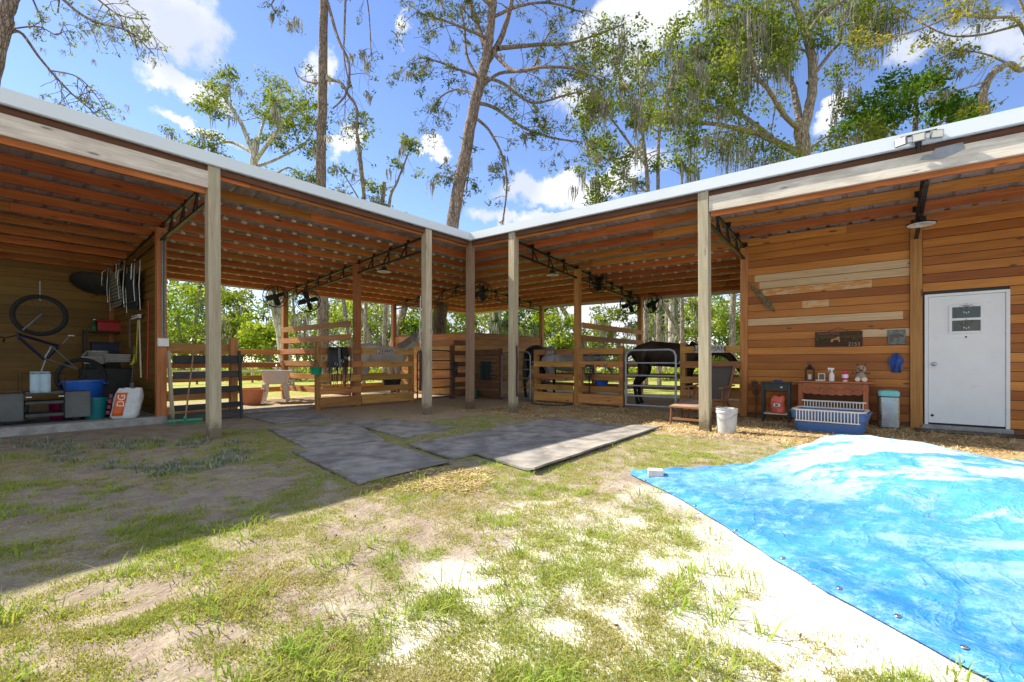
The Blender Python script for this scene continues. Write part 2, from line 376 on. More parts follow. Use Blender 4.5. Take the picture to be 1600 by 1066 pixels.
# ---------------------------------------------------------------- barn
D = 6.36; MID = 2.54; S = .085; ZT = 3.775
BAYS = [-2.54, 1.25, 5.05, 8.84]           # truss lines measured from the inner corner (negative = past the corner)
barn = thing('pole_barn', 'open L-shaped wooden pole barn with white edged metal roof round the yard', 'barn')
def zr(d): return ZT-S*d                    # underside of the metal at distance d behind the eave
# frame helper: wing 0 = left (runs along -y, depth along -x); wing 1 = right (runs along +x, depth along +y)
def wp(w, a, d, z):
    return Vector((-d, -a, z)) if w == 0 else Vector((a, d, z-(SLP*max(0, a) if z > 2 else 0)))
SLP = .017                                  # the right wing's roof falls slightly away from the corner
def fall(x): return SLP*max(0, x)
LEN = 15.0
def roof(w):
    m = MB(); pitch = .305; rows = []
    a = -D-.3; prof = []
    while a < LEN:
        prof += [(a, 0), (a+.10, 0), (a+.12, .006), (a+.14, 0), (a+pitch-.085, 0), (a+pitch-.06, .032), (a+pitch-.025, .032), (a+pitch-.0001, 0)]
        a += pitch
    vs = []
    for (aa, h) in prof:
        d0 = max(-.10, -aa) if aa < 0 else -.10     # the hip runs along the diagonal
        d1 = D+.25
        if d0 > d1: d0 = d1
        vs.append(wp(w, aa, d0, zr(d0)+h)); vs.append(wp(w, aa, d1, zr(d1)+h))
    fs = [(2*i, 2*i+1, 2*i+3, 2*i+2) for i in range(len(prof)-1)]
    m._add(vs, fs); m.build('roof_panel', M['roof'], barn, solid=.002)
    # eave trim
    m = MB()
    e = .10; sgn = 1
    if w == 0:
        m.box(.10, .115, -LEN, .10, 3.755, 3.915); m.box(-.16, .10, -LEN, .10, 3.900, 3.915); m.box(.06, .10, -LEN, .06, 3.748, 3.760)
    else:
        m.bar((.115, -.1075, 3.837), (LEN, -.1075, 3.837-fall(LEN)), .015, .16); m.bar((.10, .03, 3.9095), (LEN, .03, 3.9095-fall(LEN)), .26, .015); m.bar((.10, -.08, 3.755), (LEN, -.08, 3.755-fall(LEN)), .04, .012)
    m.build('roof_trim', M['trim'], barn)
    # low back trim
    m = MB(); zb = zr(D+.25)
    if w == 0: m.box(-D-.27, -D-.255, -LEN, D+.2, zb-.10, zb+.03)
    else: m.bar((-D-.2, D+.2625, zb-.035), (LEN, D+.2625, zb-.035-fall(LEN)), .015, .13)
    m.build('roof_trim', M['trim'], barn)
    # rim board and purlins (one part each)
    for i in range(11):
        d = .045+i*.617; a0 = -d+.02
        z = zr(d)-.012
        m = MB(); c0 = wp(w, a0, d, z-.07); c1 = wp(w, LEN-.1, d, z-.07)
        a = a0; k = 0
        while a < LEN-.2:                         # boards butt end to end
            b_ = min(a+4.9+rnd.uniform(-1, .6), LEN-.1)
            m.bar(wp(w, a, d, z-.07), wp(w, b_-.003, d, z-.07), .042, .14, tint=rnd.random())
            a = b_
        m.build('purlin', M['purlin'], barn)
    # pale blocks over the purlins stand in for daylight through the roof ribs
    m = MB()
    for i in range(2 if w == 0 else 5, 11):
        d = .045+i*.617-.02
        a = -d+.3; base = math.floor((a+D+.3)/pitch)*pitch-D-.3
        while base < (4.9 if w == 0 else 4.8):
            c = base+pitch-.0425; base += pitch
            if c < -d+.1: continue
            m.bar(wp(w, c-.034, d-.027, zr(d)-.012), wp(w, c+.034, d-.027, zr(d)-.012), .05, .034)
    m.build('daylight_dots', M['rib_dot'], barn)['kind'] = 'stuff'
for w in (0, 1): roof(w)
m = MB(); m.bar((-.1, .1, zr(.1)+.045), (-D-.2, D+.2, zr(D+.2)+.045), .25, .012); m.build('ridge_cap', M['trim'], barn)
def post(w, a, d, z1, mat, size=.14, z0=-.05, name='post'):
    if w == 1: z1 -= fall(a)
    m = MB(); p = wp(w, a, d, 0); h = size/2
    lx, ly = rnd.uniform(-.008, .008), rnd.uniform(-.008, .008); m.bar((p.x+lx, p.y+ly, z0), (p.x-lx, p.y-ly, z1), size, size, up=(1, 0, 0), tint=rnd.random())
    return m.build(name, mat, barn, .006)
post(0, 0, 0, 3.745, M['post_mid'], .145)
for a in (1.25, 5.05, 12.6):
    post(0, a, 0, 3.745, M['post_out'], .15)
    if a != 12.6: post(1, a, 0, 3.745, M['post_out'], .15)
post(0, 8.84, 0, 3.745, M['post_out'], .15); post(1, 9.6, 0, 3.745, M['post_out'], .15)
def tz(d): return zr(d)-.165
for w in (0, 1):
    for a in (1.25, 5.05):
        post(w, a, MID, tz(MID)-.0, M['post_in'])
        post(w, a, D-.07, zr(D)-.16, M['post_in'])
post(0, -2.54, 2.54, tz(MID), M['post_in'])
post(0, -2.54, D-.07, zr(D)-.16, M['post_in']); post(1, -2.54, D-.07, zr(D)-.16, M['post_in'])
post(0, -D+.07, D-.07, zr(D)-.16, M['post_in'])
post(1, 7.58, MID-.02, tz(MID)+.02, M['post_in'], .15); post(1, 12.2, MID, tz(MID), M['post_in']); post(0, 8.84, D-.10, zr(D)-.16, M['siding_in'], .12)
def truss(w, a, d0=.08, d1=D-.12, lamp=None):
    m = MB(); dz = .27
    def P(d, z): return wp(w, a, d, z)
    n = 10
    m.bar(P(d0, tz(d0)), P(d1, tz(d1)), .05, .035)
    m.bar(P(d0, tz(d0)-dz), P(d1, tz(d1)-dz+.12), .05, .035)
    i = 0; d = .045
    prev = None
    while d < d1-.05:
        if d > d0:
            zb = tz(d)-dz+.12*(d-d0)/(d1-d0)
            m.bar(P(d, tz(d)), P(d, zb), .028, .028)
            m.bar(P(d-.035, tz(d)+.085), P(d-.035, tz(d)), .012, .13) ; m.bar(P(d-.03, tz(d)+.02), P(d+.05, tz(d)+.02), .09, .012)
            if d+.3 < d1: m.bar(P(d, tz(d)-.01), P(d+.22, tz(d+.22)-dz+.12*(d+.22-d0)/(d1-d0)), .02, .02)
        d += .617
    m.bar(P(d0, tz(d0)+.1), P(d0, tz(d0)-dz-.02), .07, .03)
    return m.build('truss', M['steel'], barn)
for w in (0, 1):
    for a in (1.25, 5.05, 8.84 if w == 0 else 7.58): truss(w, a)
truss(0, -2.54, MID-.0, D-.12); truss(1, -2.54, MID, D-.12)
# short knee pieces that carry the hip at the corner post
m = MB(); m.bar((-.08, .08, tz(.1)), (-MID, MID, tz(MID)), .05, .04); m.bar((-.5, .5, tz(.5)-.02), (-MID, MID, tz(MID)-.22), .045, .035)
for i in range(4): m.bar((-.9-i*.45, .9+i*.45, tz(.9+i*.45)), (-.9-i*.45, .9+i*.45, tz(.9+i*.45)-.17), .03, .03)
m.build('truss', M['steel'], barn)
# header beams on the outer bays
m = MB(); m.bar((.04, -5.05-.075, 3.55), (.04, -LEN, 3.55), .05, .225); m.build('header_beam', M['header'], barn)
m = MB(); m.bar((5.05+.078, -.04, 3.55-fall(5.1)), (LEN, -.04, 3.55-fall(LEN)), .05, .225); m.build('header_beam', M['header'], barn)
for w in (0, 1):
    m = MB(); m.bar(wp(w, 5.13, .03, 3.42), wp(w, LEN, .03, 3.42), .04, .10, tint=.6)
    m.build('header_ledger', M['purlin'], barn)
    m = MB(); m.bar(wp(w, .09, -.02, 3.705), wp(w, LEN, -.02, 3.705), .03, .085, tint=.0); m.build('rim_board', M['brownboard'], barn)
m = MB(); m.prism([(0, .01), (.03, .05), (.10, .045), (.13, .10), (.36, .105), (.38, .03), (.30, .0), (.2, -.03), (.1, -.02)], .004, (7.52, -.069, 3.58-fall(7.7)), (1, 0, 0), (0, 0, 1)); m.build('tin_patch', M['galv'], barn)
# board walls: one mesh per wall, every board its own tint
def boards(p0, p1, z0, z1, nrm, h=.14, gap=.010, th=.022, mat='siding', raw=None, tints=(0, 1), skip=None, slope=None, name='board_wall', parent=None):
    p0 = Vector((p0[0], p0[1], 0)); p1 = Vector((p1[0], p1[1], 0)); m = MB(); z = z0; i = 0; L_ = (p1-p0).length; U = (p1-p0).normalized(); nrm = Vector(nrm)
    while z < z1-.02:
        hh = min(h, z1-z)
        segs = [(0, L_, rnd.uniform(*tints))]
        if raw and i in raw: segs = raw[i]
        for s0, s1, t in segs:
            cuts = [(s0, s1)]
            if skip:
                for (k0, k1, zz0, zz1) in skip:
                    if z+hh > zz0+.005 and z < zz1-.005:
                        nc = []
                        for (c0, c1) in cuts:
                            if k1 <= c0 or k0 >= c1: nc.append((c0, c1))
                            else:
                                if k0 > c0: nc.append((c0, k0))
                                if k1 < c1: nc.append((k1, c1))
                        cuts = nc
            for c0, c1 in cuts:
                if c1-c0 < .02: continue
                if slope: c0 = max(c0, 0); 
                m.bar(p0+U*c0+Vector((0, 0, z+hh/2)), p0+U*c1+Vector((0, 0, z+hh/2)), th, hh-gap, tint=t)
        z += h; i += 1
    # dark paper behind the gaps
    o = -nrm.normalized()*(th/2+.004)
    if not skip:
        m.bar(p0+o+Vector((0, 0, (z0+z1)/2)), p1+o+Vector((0, 0, (z0+z1)/2)), .004, z1-z0, tint=0)
    return m.build(name, M[mat], parent or barn)
zw = zr(MID)-.10
RAW = {18: [(0, .12, .3), (.12, 2.38, 1.99)], 17: [(0, .2, .45), (.2, 2.38, 1.96)], 16: [(0, .25, .4), (.25, 1.9, 1.82), (1.9, 2.38, .5)], 14: [(0, .9, .55), (.9, 1.3, 1.86), (1.3, 2.38, .5)],
       12: [(0, 2.30, 2.0), (2.30, 2.38, .2)], 10: [(0, 1.75, .6), (1.75, 2.38, 2.0)]}
# tack room front wall, left of the door post
WY = MID-.03
boards((5.12, WY), (7.50, WY), .08, zw, (0, -1, 0), raw=RAW)
DX0, DX1 = 7.68, 8.61
boards((7.66, WY), (9.7, WY), .08, zw, (0, -1, 0), skip=[(DX0-7.66-.003, DX1-7.66+.003, 0, 2.132)])
m = MB(); m.box(5.1, 9.8, WY+.018, WY+.04, .05, zw, tint=0); m.box(5.1, 5.12, WY+.04, D-.04, .05, zr(D)-.24); m.build('wall_core', M['blackleather'], barn)
m = MB(); m.box(5.12, 7.50, WY-.02, WY+.01, 0, .075); m.box(8.66, 9.7, WY-.02, WY+.01, 0, .075); m.build('skirt_board', M['brownboard'], barn)
# side of the tack room (towards the stalls)
boards((5.085, D), (5.085, MID+.07), .05, zr(D)-.24, (-1, 0, 0))
m = MB(); m.box(5.0, 9.8, D-.03, D, 0, zr(D)-.25); m.box(9.78, 9.8, WY+.05, D-.04, 0, zr(D)-.25); m.build('back_wall', M['siding'], barn)
# door
DOORZ = .075
m = MB(); m.box(DX0+.045, DX1-.045, WY-.03, WY+.015, DOORZ+.03, 2.085)
door = m.build('door', M['white'], barn, .004); door['label'] = 'plain white metal door with a small two-pane window'
m = MB(); fy0, fy1 = WY-.045, WY+.02
m.box(DX0, DX0+.042, fy0, fy1, DOORZ, 2.13); m.box(DX1-.042, DX1, fy0, fy1, DOORZ, 2.13); m.box(DX0+.042, DX1-.042, fy0, fy1, 2.088, 2.13)
m.build('door_frame', M['white'], door, .003)
wx0, wx1, wz0, wz1 = 7.96, 8.34, 1.50, 1.94
m = MB(); y0, y1 = WY-.052, WY-.0305
for (a, b, c, d) in ((wx0, wx0+.035, wz0, wz1), (wx1-.035, wx1, wz0, wz1), (wx0+.035, wx1-.035, wz0, wz0+.035), (wx0+.035, wx1-.035, wz1-.035, wz1), (wx0+.035, wx1-.035, 1.70, 1.735)): m.box(a, b, y0, y1, c, d)
wf = m.build('door_window', M['white'], door, .002)
m = MB(); m.box(wx0+.035, wx1-.035, WY-.040, WY-.031, wz0+.035, 1.70); m.box(wx0+.035, wx1-.035, WY-.044, WY-.031, 1.735, wz1-.035); m.build('window_pane', M['glass'], door)
m = MB(); m.lathe([(.0, -.075), (.022, -.07), (.03, -.055), (.022, -.04), (.012, -.035), (.012, -.015), (.032, -.01), (.034, 0)], (DX0+.11, WY-.03, 1.03), 16, axis='Y'); m.build('door_knob', M['chrome'], door)
m = MB(); m.lathe([(0, -.012), (.012, -.01), (.014, 0)], (8.15, WY-.03, 1.445), 12, axis='Y'); m.lathe([(0, -.012), (.018, -.01), (.02, 0)], (DX0+.09, WY-.03, .22), 12, axis='Y'); m.build('peephole', M['steel'], door)
m = MB(); m.box(DX0-.03, DX1+.03, WY-.12, WY+.02, .0, DOORZ); m.build('door_sill', M['concrete'], door, .005)
# storage bay
SY = -5.05
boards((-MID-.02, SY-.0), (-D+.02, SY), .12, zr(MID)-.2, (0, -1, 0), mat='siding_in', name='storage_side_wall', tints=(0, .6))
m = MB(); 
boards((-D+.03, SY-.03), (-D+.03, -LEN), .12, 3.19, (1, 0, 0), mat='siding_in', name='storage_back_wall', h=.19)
m = MB(); m.box(-D+.045, -D+.085, -LEN, SY-.05, 2.86, 2.885); m.box(-D+.045, -D+.12, -7.3, -7.2, .12, 3.0); m.build('wall_batten', M['siding_in'], barn)
m = MB(); m.box(-D, -MID-.05, -LEN, SY-.02, -.05, .12); m.box(-MID-.05, -MID+.10, -LEN, SY+.07, -.05, .125); m.build('storage_floor', M['concrete'], barn, .008)
# tack room conduit on the storage corner post and white box
m = MB(); m.tube([(-MID+.09, SY+.0, 3.3), (-MID+.09, SY, 1.5)], .012, 8); m.tube([(-MID+.09, SY+.04, 3.3), (-MID+.09, SY+.04, 1.5)], .012, 8); m.build('conduit', M['galv'], barn)
m = MB(); m.box(-MID+.075, -MID+.12, SY-.07, SY+.09, 1.33, 1.47); m.build('outlet_box', M['white'], barn, .006)
m = MB()
# sheathing over the stall corner: solid divider walls
boards((-MID, MID), (-D+.1, MID), .05, 1.97, (0, -1, 0), mat='fence', name='stall_wall', h=.19, gap=.008, th=.035)
boards((-MID, MID+.08), (-MID, D-.1), .05, 1.97, (1, 0, 0), mat='fence', name='stall_wall', h=.19, gap=.008, th=.035)
# ---------------------------------------------------------------- foliage materials
def m_leaf(name, a, b, c_, trans=.45, tc=(1.15, 1.2, .45)):
    k = NT(name); t = k.attr('tint').outputs['Fac']
    r = k.n('ShaderNodeValToRGB'); k.put(r.inputs[0], t); e = r.color_ramp.elements
    e[0].position = 0; e[0].color = lin(a); e[1].position = 1; e[1].color = lin(c_); x = e.new(.5); x.color = lin(b)
    k.N.remove(k.b)
    d = k.n('ShaderNodeBsdfDiffuse'); tr = k.n('ShaderNodeBsdfTranslucent'); ms = k.n('ShaderNodeMixShader')
    k.put(d.inputs[0], r.outputs[0]); k.put(tr.inputs[0], k.mix(1.0, r.outputs[0], tc, 'MULTIPLY'))
    ms.inputs[0].default_value = trans; k.L.new(d.outputs[0], ms.inputs[1]); k.L.new(tr.outputs[0], ms.inputs[2]); k.L.new(ms.outputs[0], k.o.inputs[0])
    return k.m
M['leaf_oak'] = m_leaf('oak_leaves', (.07, .11, .025), (.15, .20, .04), (.30, .32, .07))
M['leaf_dark'] = m_leaf('dark_leaves', (.03, .075, .018), (.075, .15, .03), (.17, .26, .05))
M['leaf_lime'] = m_leaf('bright_leaves', (.10, .17, .025), (.20, .28, .04), (.38, .42, .08))
M['leaf_pine'] = m_leaf('pine_needles', (.045, .07, .025), (.10, .13, .04), (.24, .22, .09), .3)
M['leaf_yellow'] = m_leaf('yellow_leaves', (.14, .15, .03), (.25, .25, .05), (.42, .36, .08))
M['moss'] = m_leaf('spanish_moss', (.15, .15, .125), (.24, .24, .20), (.36, .36, .31), .35, (1, 1, .9))
def m_bark(name, a, b, sc=6):
    k = NT(name); g = k.attr('gc').outputs['Vector']; p = k.pos()
    n = k.noise(k.mapv(p, (2, 2, .5)), sc, 6, .7); v = k.vor(k.mapv(p, (1.6, 1.6, .45)), sc*1.6, 'DISTANCE_TO_EDGE')
    c = k.mix(k.mr(n, .3, .7), a, b); c = k.mix(k.mr(v, 0, .12, .6, 0), c, tuple(x*.3 for x in a))
    k.bump(k.math('ADD', n, k.mr(v, 0, .15)), .8, .03)
    return k.fin(c, .9, spec=.1)
M['bark_pine'] = m_bark('pine_bark', (.15, .11, .09), (.33, .27, .23))
M['bark_oak'] = m_bark('oak_bark', (.19, .16, .13), (.42, .37, .31), 5)
M['bark_pale'] = m_bark('pale_bark', (.40, .38, .34), (.66, .63, .57), 3)
class Leaves:
    """many small leaf faces, built with numpy"""
    def __init__(s, seed): s.r = np.random.default_rng(seed); s.P = []; s.T = []
    def clump(s, c, rad, n, size, tint=.5, flat=.75, shell=.35, narrow=.5, hang=0.0):
        r = s.r; c = np.array(c, float)
        d = r.normal(size=(n, 3)); d /= np.linalg.norm(d, axis=1)[:, None]
        rr = (r.random(n)**.5)*(1-shell)+shell
        lob = 1+.28*np.sin(d[:, 0]*5+c[0])*np.cos(d[:, 1]*4+c[1]*2)+.2*np.sin(d[:, 2]*6+c[2])
        p = c+d*(rr*lob)[:, None]*np.array([rad, rad, rad*flat])
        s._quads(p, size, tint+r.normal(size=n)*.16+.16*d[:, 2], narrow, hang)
    def _quads(s, p, size, t, narrow=.5, hang=0.0):
        r = s.r; n = len(p)
        u = r.normal(size=(n, 3)); u[:, 2] = u[:, 2]*(1-hang)-hang*1.6; u /= np.linalg.norm(u, axis=1)[:, None]
        w = r.normal(size=(n, 3)); w -= u*(w*u).sum(1)[:, None]; w /= np.linalg.norm(w, axis=1)[:, None]
        sz = (size*(.6+.8*r.random(n)))[:, None]
        s.P.append(np.stack([p-u*sz*.5, p+w*sz*narrow*.5, p+u*sz*.5, p-w*sz*narrow*.5], 1)); s.T.append(np.clip(t, 0, 1))
    def strands(s, c, rad, n, length, width=.03, tint=.5):
        r = s.r; c = np.array(c, float)
        p = c+r.normal(size=(n, 3))*np.array([rad, rad, rad*.4])*.5
        a = r.random(n)*math.pi; wv = np.stack([np.cos(a), np.sin(a), np.zeros(n)], 1)*width*(.4+r.random(n))[:, None]
        L = length*(.25+r.random(n)**1.5)
        mid = p+np.stack([r.normal(size=n)*.03, r.normal(size=n)*.03, -L*.5], 1); end = p+np.stack([r.normal(size=n)*.05, r.normal(size=n)*.05, -L], 1)
        s.P.append(np.stack([p-wv*.6, p+wv*.6, mid+wv, mid-wv], 1)); s.T.append(np.clip(tint+r.normal(size=n)*.2, 0, 1))
        s.P.append(np.stack([mid-wv, mid+wv, end+wv*.15, end-wv*.15], 1)); s.T.append(s.T[-1])
    def build(s, name, mat, parent=None, kind=None, loc=None):
        P = np.concatenate(s.P); T = np.concatenate(s.T); n = len(P)
        if loc is not None: P = P-np.array(loc)
        me = bpy.data.meshes.new(name); me.vertices.add(n*4); me.loops.add(n*4); me.polygons.add(n)
        me.vertices.foreach_set('co', P.reshape(-1).astype('f')); me.loops.foreach_set('vertex_index', np.arange(n*4, dtype='i'))
        me.polygons.foreach_set('loop_start', np.arange(0, n*4, 4, dtype='i'))
        me.update(calc_edges=True)
        a = me.attributes.new('tint', 'FLOAT', 'POINT'); a.data.foreach_set('value', np.repeat(T, 4).astype('f'))
        me.materials.append(mat); o = bpy.data.objects.new(name, me); COL.objects.link(o)
        if parent: o.parent = parent
        if kind: o['kind'] = kind
        return o
def curve(pts, n=6, wob=0.0, r=rnd):
    """smooth a polyline (Catmull-Rom)"""
    pts = [Vector(p) for p in pts]; out = []
    for i in range(len(pts)-1):
        p0 = pts[max(i-1, 0)]; p1 = pts[i]; p2 = pts[i+1]; p3 = pts[min(i+2, len(pts)-1)]
        for k in range(n):
            t = k/n; q = .5*((2*p1)+(-p0+p2)*t+(2*p0-5*p1+4*p2-p3)*t*t+(-p0+3*p1-3*p2+p3)*t**3)
            if wob: q += Vector((r.gauss(0, wob), r.gauss(0, wob), r.gauss(0, wob)))
            out.append(q)
    out.append(pts[-1]); return out
def pick(pts, t):
    i = min(int(t*(len(pts)-1)), len(pts)-2); f = t*(len(pts)-1)-i; return pts[i].lerp(pts[i+1], f)
def grow(m, tips, p, d, l, r0, depth, rr, drop=0.0, spread=.9, kids=(2, 4)):
    """a limb with side twigs; collects the tips"""
    n = max(3, int(l/.35)); pts = [Vector(p)]; d = Vector(d).normalized(); step = l/n
    for i in range(n):
        d = (d+Vector((rr.gauss(0, .16), rr.gauss(0, .16), rr.gauss(0, .13)-drop*.1))).normalized(); pts.append(pts[-1]+d*step)
    m.tube(pts, [max(.006, r0*(1-.8*i/n)) for i in range(n+1)], 5 if r0 < .06 else 8, cap=False)
    tips.append((pts[-1].copy(), depth))
    if depth > 0:
        for k in range(rr.randint(*kids)):
            t = rr.uniform(.25, .98); q = pick(pts, t); v = Vector((rr.gauss(0, 1), rr.gauss(0, 1), rr.gauss(0, .7)))
            dd = (d+v.normalized()*spread).normalized()
            grow(m, tips, q, dd, l*rr.uniform(.4, .65), r0*.45, depth-1, rr, drop, spread, kids)
    elif l > .8: tips.append((pick(pts, .55), depth))
def tree(name, label, base, limbs, twig, mats, leaf, group=None, moss=None, seed=1, cat='tree', extra=None):
    """limbs: list of (points, r0, r1, twig count, twig length); points in the world"""
    rr = random.Random(seed); b = Vector(base); t = thing(name, label, cat, b, 0, group)
    m = MB(); tips = []
    for j, (pts, r0, r1, cnt, tl) in enumerate(limbs):
        c = curve([p-b for p in pts], 6, .012*min(1, r0*4), rr); k = len(c)
        m.tube(c, [r0+(r1-r0)*(i/(k-1))**.8 for i in range(k)], 12 if r0 > .1 else 7, cap=False)
        if cnt or tl: tips.append((c[-1], 0))
        for q in range(cnt):
            s = rr.uniform(.3, 1.0); p = pick(c, s); dr = (pick(c, min(1, s+.1))-p)
            dr = dr.normalized() if dr.length > 1e-4 else Vector((0, 0, 1))
            v = Vector((rr.gauss(0, 1), rr.gauss(0, 1), rr.gauss(0, .8))).normalized()
            grow(m, tips, p, (dr*.5+v).normalized(), tl*rr.uniform(.6, 1.3), max(.012, (r0+(r1-r0)*s)*.35), twig.get('depth', 1), rr, twig.get('drop', 0), .9, twig.get('kids', (2, 4)))
    tr = m.build('trunk', mats[0], t)
    if leaf:
        L = Leaves(seed*13+1); dens = leaf['n']
        for p, d in tips:
            if rr.random() > leaf.get('keep', 1): continue
            L.clump(p, leaf['r']*rr.uniform(.6, 1.4), int(dens*rr.uniform(.5, 1.5)), leaf['s'], rr.uniform(.25, .75), leaf.get('flat', .7), .1, leaf.get('narrow', .5), leaf.get('hang', 0))
        if extra:
            for (p, rad, n, tint) in extra: L.clump(Vector(p)-b, rad, n, leaf['s'], tint, .75, .3, leaf.get('narrow', .5))
        L.build('crown', mats[1], t)
    if moss:
        L = Leaves(seed*17+5)
        src = [p for p, d in tips]
        for q in range(moss['n']):
            p = rr.choice(src); L.strands(p+Vector((rr.gauss(0, .3), rr.gauss(0, .3), rr.gauss(0, .1))), moss['r'], moss['k'], moss['l']*rr.uniform(.5, 1.4), moss.get('w', .025), rr.uniform(.3, .7))
        for (p, k_, l_) in moss.get('at', []): L.strands(Vector(p)-b, moss['r'], k_, l_, moss.get('w', .025), rr.uniform(.3, .8))
        L.build('moss', M['moss'], t, 'stuff')
    return t
def line(pts, Y, dy=0):
    out = []
    for i, q in enumerate(pts): out.append(at(q[0], q[1], Y+(q[2] if len(q) > 2 else 0)))
    return out
# 1 straight pine left
Y = 19
tree('pine_tree', 'straight grey pine trunk rising behind the left wing roof with thin drooping side limbs', gr(507, 566+713*1.06/Y),
     [(line([(508, 605.8), (505, 500), (501, 300), (504, 150), (506, 0), (508, -160), (512, -330)], Y), .25, .13, 0, 0),
      (line([(512, 5, 0), (528, 60, -.8), (545, 100, -1.2), (541, 145, -1.4), (520, 170, -1)], Y), .07, .03, 5, 1.1),
      (line([(540, -20, 0), (538, 50, -.8), (537, 85, -1.2), (545, 130, -1.4)], Y), .05, .025, 4, 1),
      (line([(506, 125, 0), (530, 128, -.8), (545, 150, -1.2), (557, 170, -1.4), (558, 215, -1.5), (565, 260, -1.6), (570, 310, -1.6)], Y), .07, .04, 8, 1.0),
      (line([(504, 130, 0), (480, 128, .6), (465, 118, 1), (460, 105, 1)], Y), .05, .02, 4, 1),
      (line([(504, -30, 0), (450, -20, .6), (425, 5, 1), (430, 20, 1)], Y), .05, .02, 5, 1),
      (line([(506, -60, 0), (560, -30, .6), (575, 10, 1), (580, 90, 1)], Y), .05, .02, 5, 1)],
     dict(depth=1, drop=2, kids=(2, 3)), (M['bark_pine'], M['leaf_pine']), dict(n=16, r=.22, s=.13, keep=.6, narrow=.35), moss=dict(n=16, r=.15, k=22, l=.5), seed=3)
# 2 live oak behind left wing
Y = 21
tree('live_oak_tree', 'spreading live oak with mossy limbs above the left wing roof beside the straight pine', gr(446, 566+713*1.06/Y),
     [(line([(450, 603), (440, 520), (425, 455), (405, 380), (396, 300), (397, 250), (400, 220)], Y), .30, .14, 1, 1.5),
      (line([(398, 245), (375, 190), (355, 160), (345, 145)], Y, 0), .12, .04, 8, 1.3),
      (line([(397, 240, 0), (360, 222, 1), (330, 228, 1), (305, 232, 1)], Y), .10, .03, 7, 1.2),
      (line([(397, 255, 0), (425, 215, -1), (450, 185, -1), (470, 165, -1)], Y), .10, .04, 9, 1.2),
      (line([(397, 262, 0), (440, 245, 1), (480, 220, 1.5), (492, 190, 1.5)], Y), .08, .03, 7, 1.1),
      (line([(398, 250, 0), (412, 190, 1.5), (432, 150, 2), (450, 140, 2)], Y), .08, .03, 7, 1.2),
      (line([(425, 275, 0), (450, 262, 1.5), (465, 272, 2)], Y), .06, .03, 5, .9),
      (line([(404, 380, 0), (370, 300, 1.5), (330, 260, 2)], Y), .05, .03, 0, 0)],
     dict(depth=1, kids=(2, 4)), (M['bark_pale'], M['leaf_oak']), dict(n=60, r=.42, s=.13, keep=.9), moss=dict(n=26, r=.18, k=20, l=.8, w=.02), seed=5)
# 3 two slim trees between the pines
Y = 22
tree('slender_tree', 'slender crooked tree with sparse leaves just right of the straight pine', gr(566, 566+713*1.06/Y),
     [(line([(568, 600), (572, 450), (570, 330), (566, 290), (561, 250), (560, 215), (552, 190)], Y), .10, .04, 6, .9),
      (line([(572, 330, 0), (560, 310, 1), (545, 285, 1), (530, 262, 1)], Y), .05, .02, 5, .8), (line([(573, 335, 0), (585, 320, 0), (592, 300, 0)], Y), .05, .02, 4, .7)],
     dict(depth=1, kids=(2, 3)), (M['bark_oak'], M['leaf_oak']), dict(n=36, r=.34, s=.14, keep=.8), moss=dict(n=12, r=.15, k=18, l=.5), seed=7)
tree('slender_tree', 'slim leaning tree with a few leaf tufts between the straight pine and the leaning pine', gr(612, 566+713*1.06/Y),
     [(line([(600, 600), (602, 450), (608, 320), (620, 285), (632, 255), (638, 238)], Y), .11, .03, 9, .8), (line([(597, 380, 0), (597, 330, 0), (600, 285, 0)], Y), .12, .09, 0, 0)],
     dict(depth=1, kids=(1, 3)), (M['bark_oak'], M['leaf_oak']), dict(n=30, r=.30, s=.14, keep=.8), moss=dict(n=10, r=.15, k=18, l=.5), seed=8)
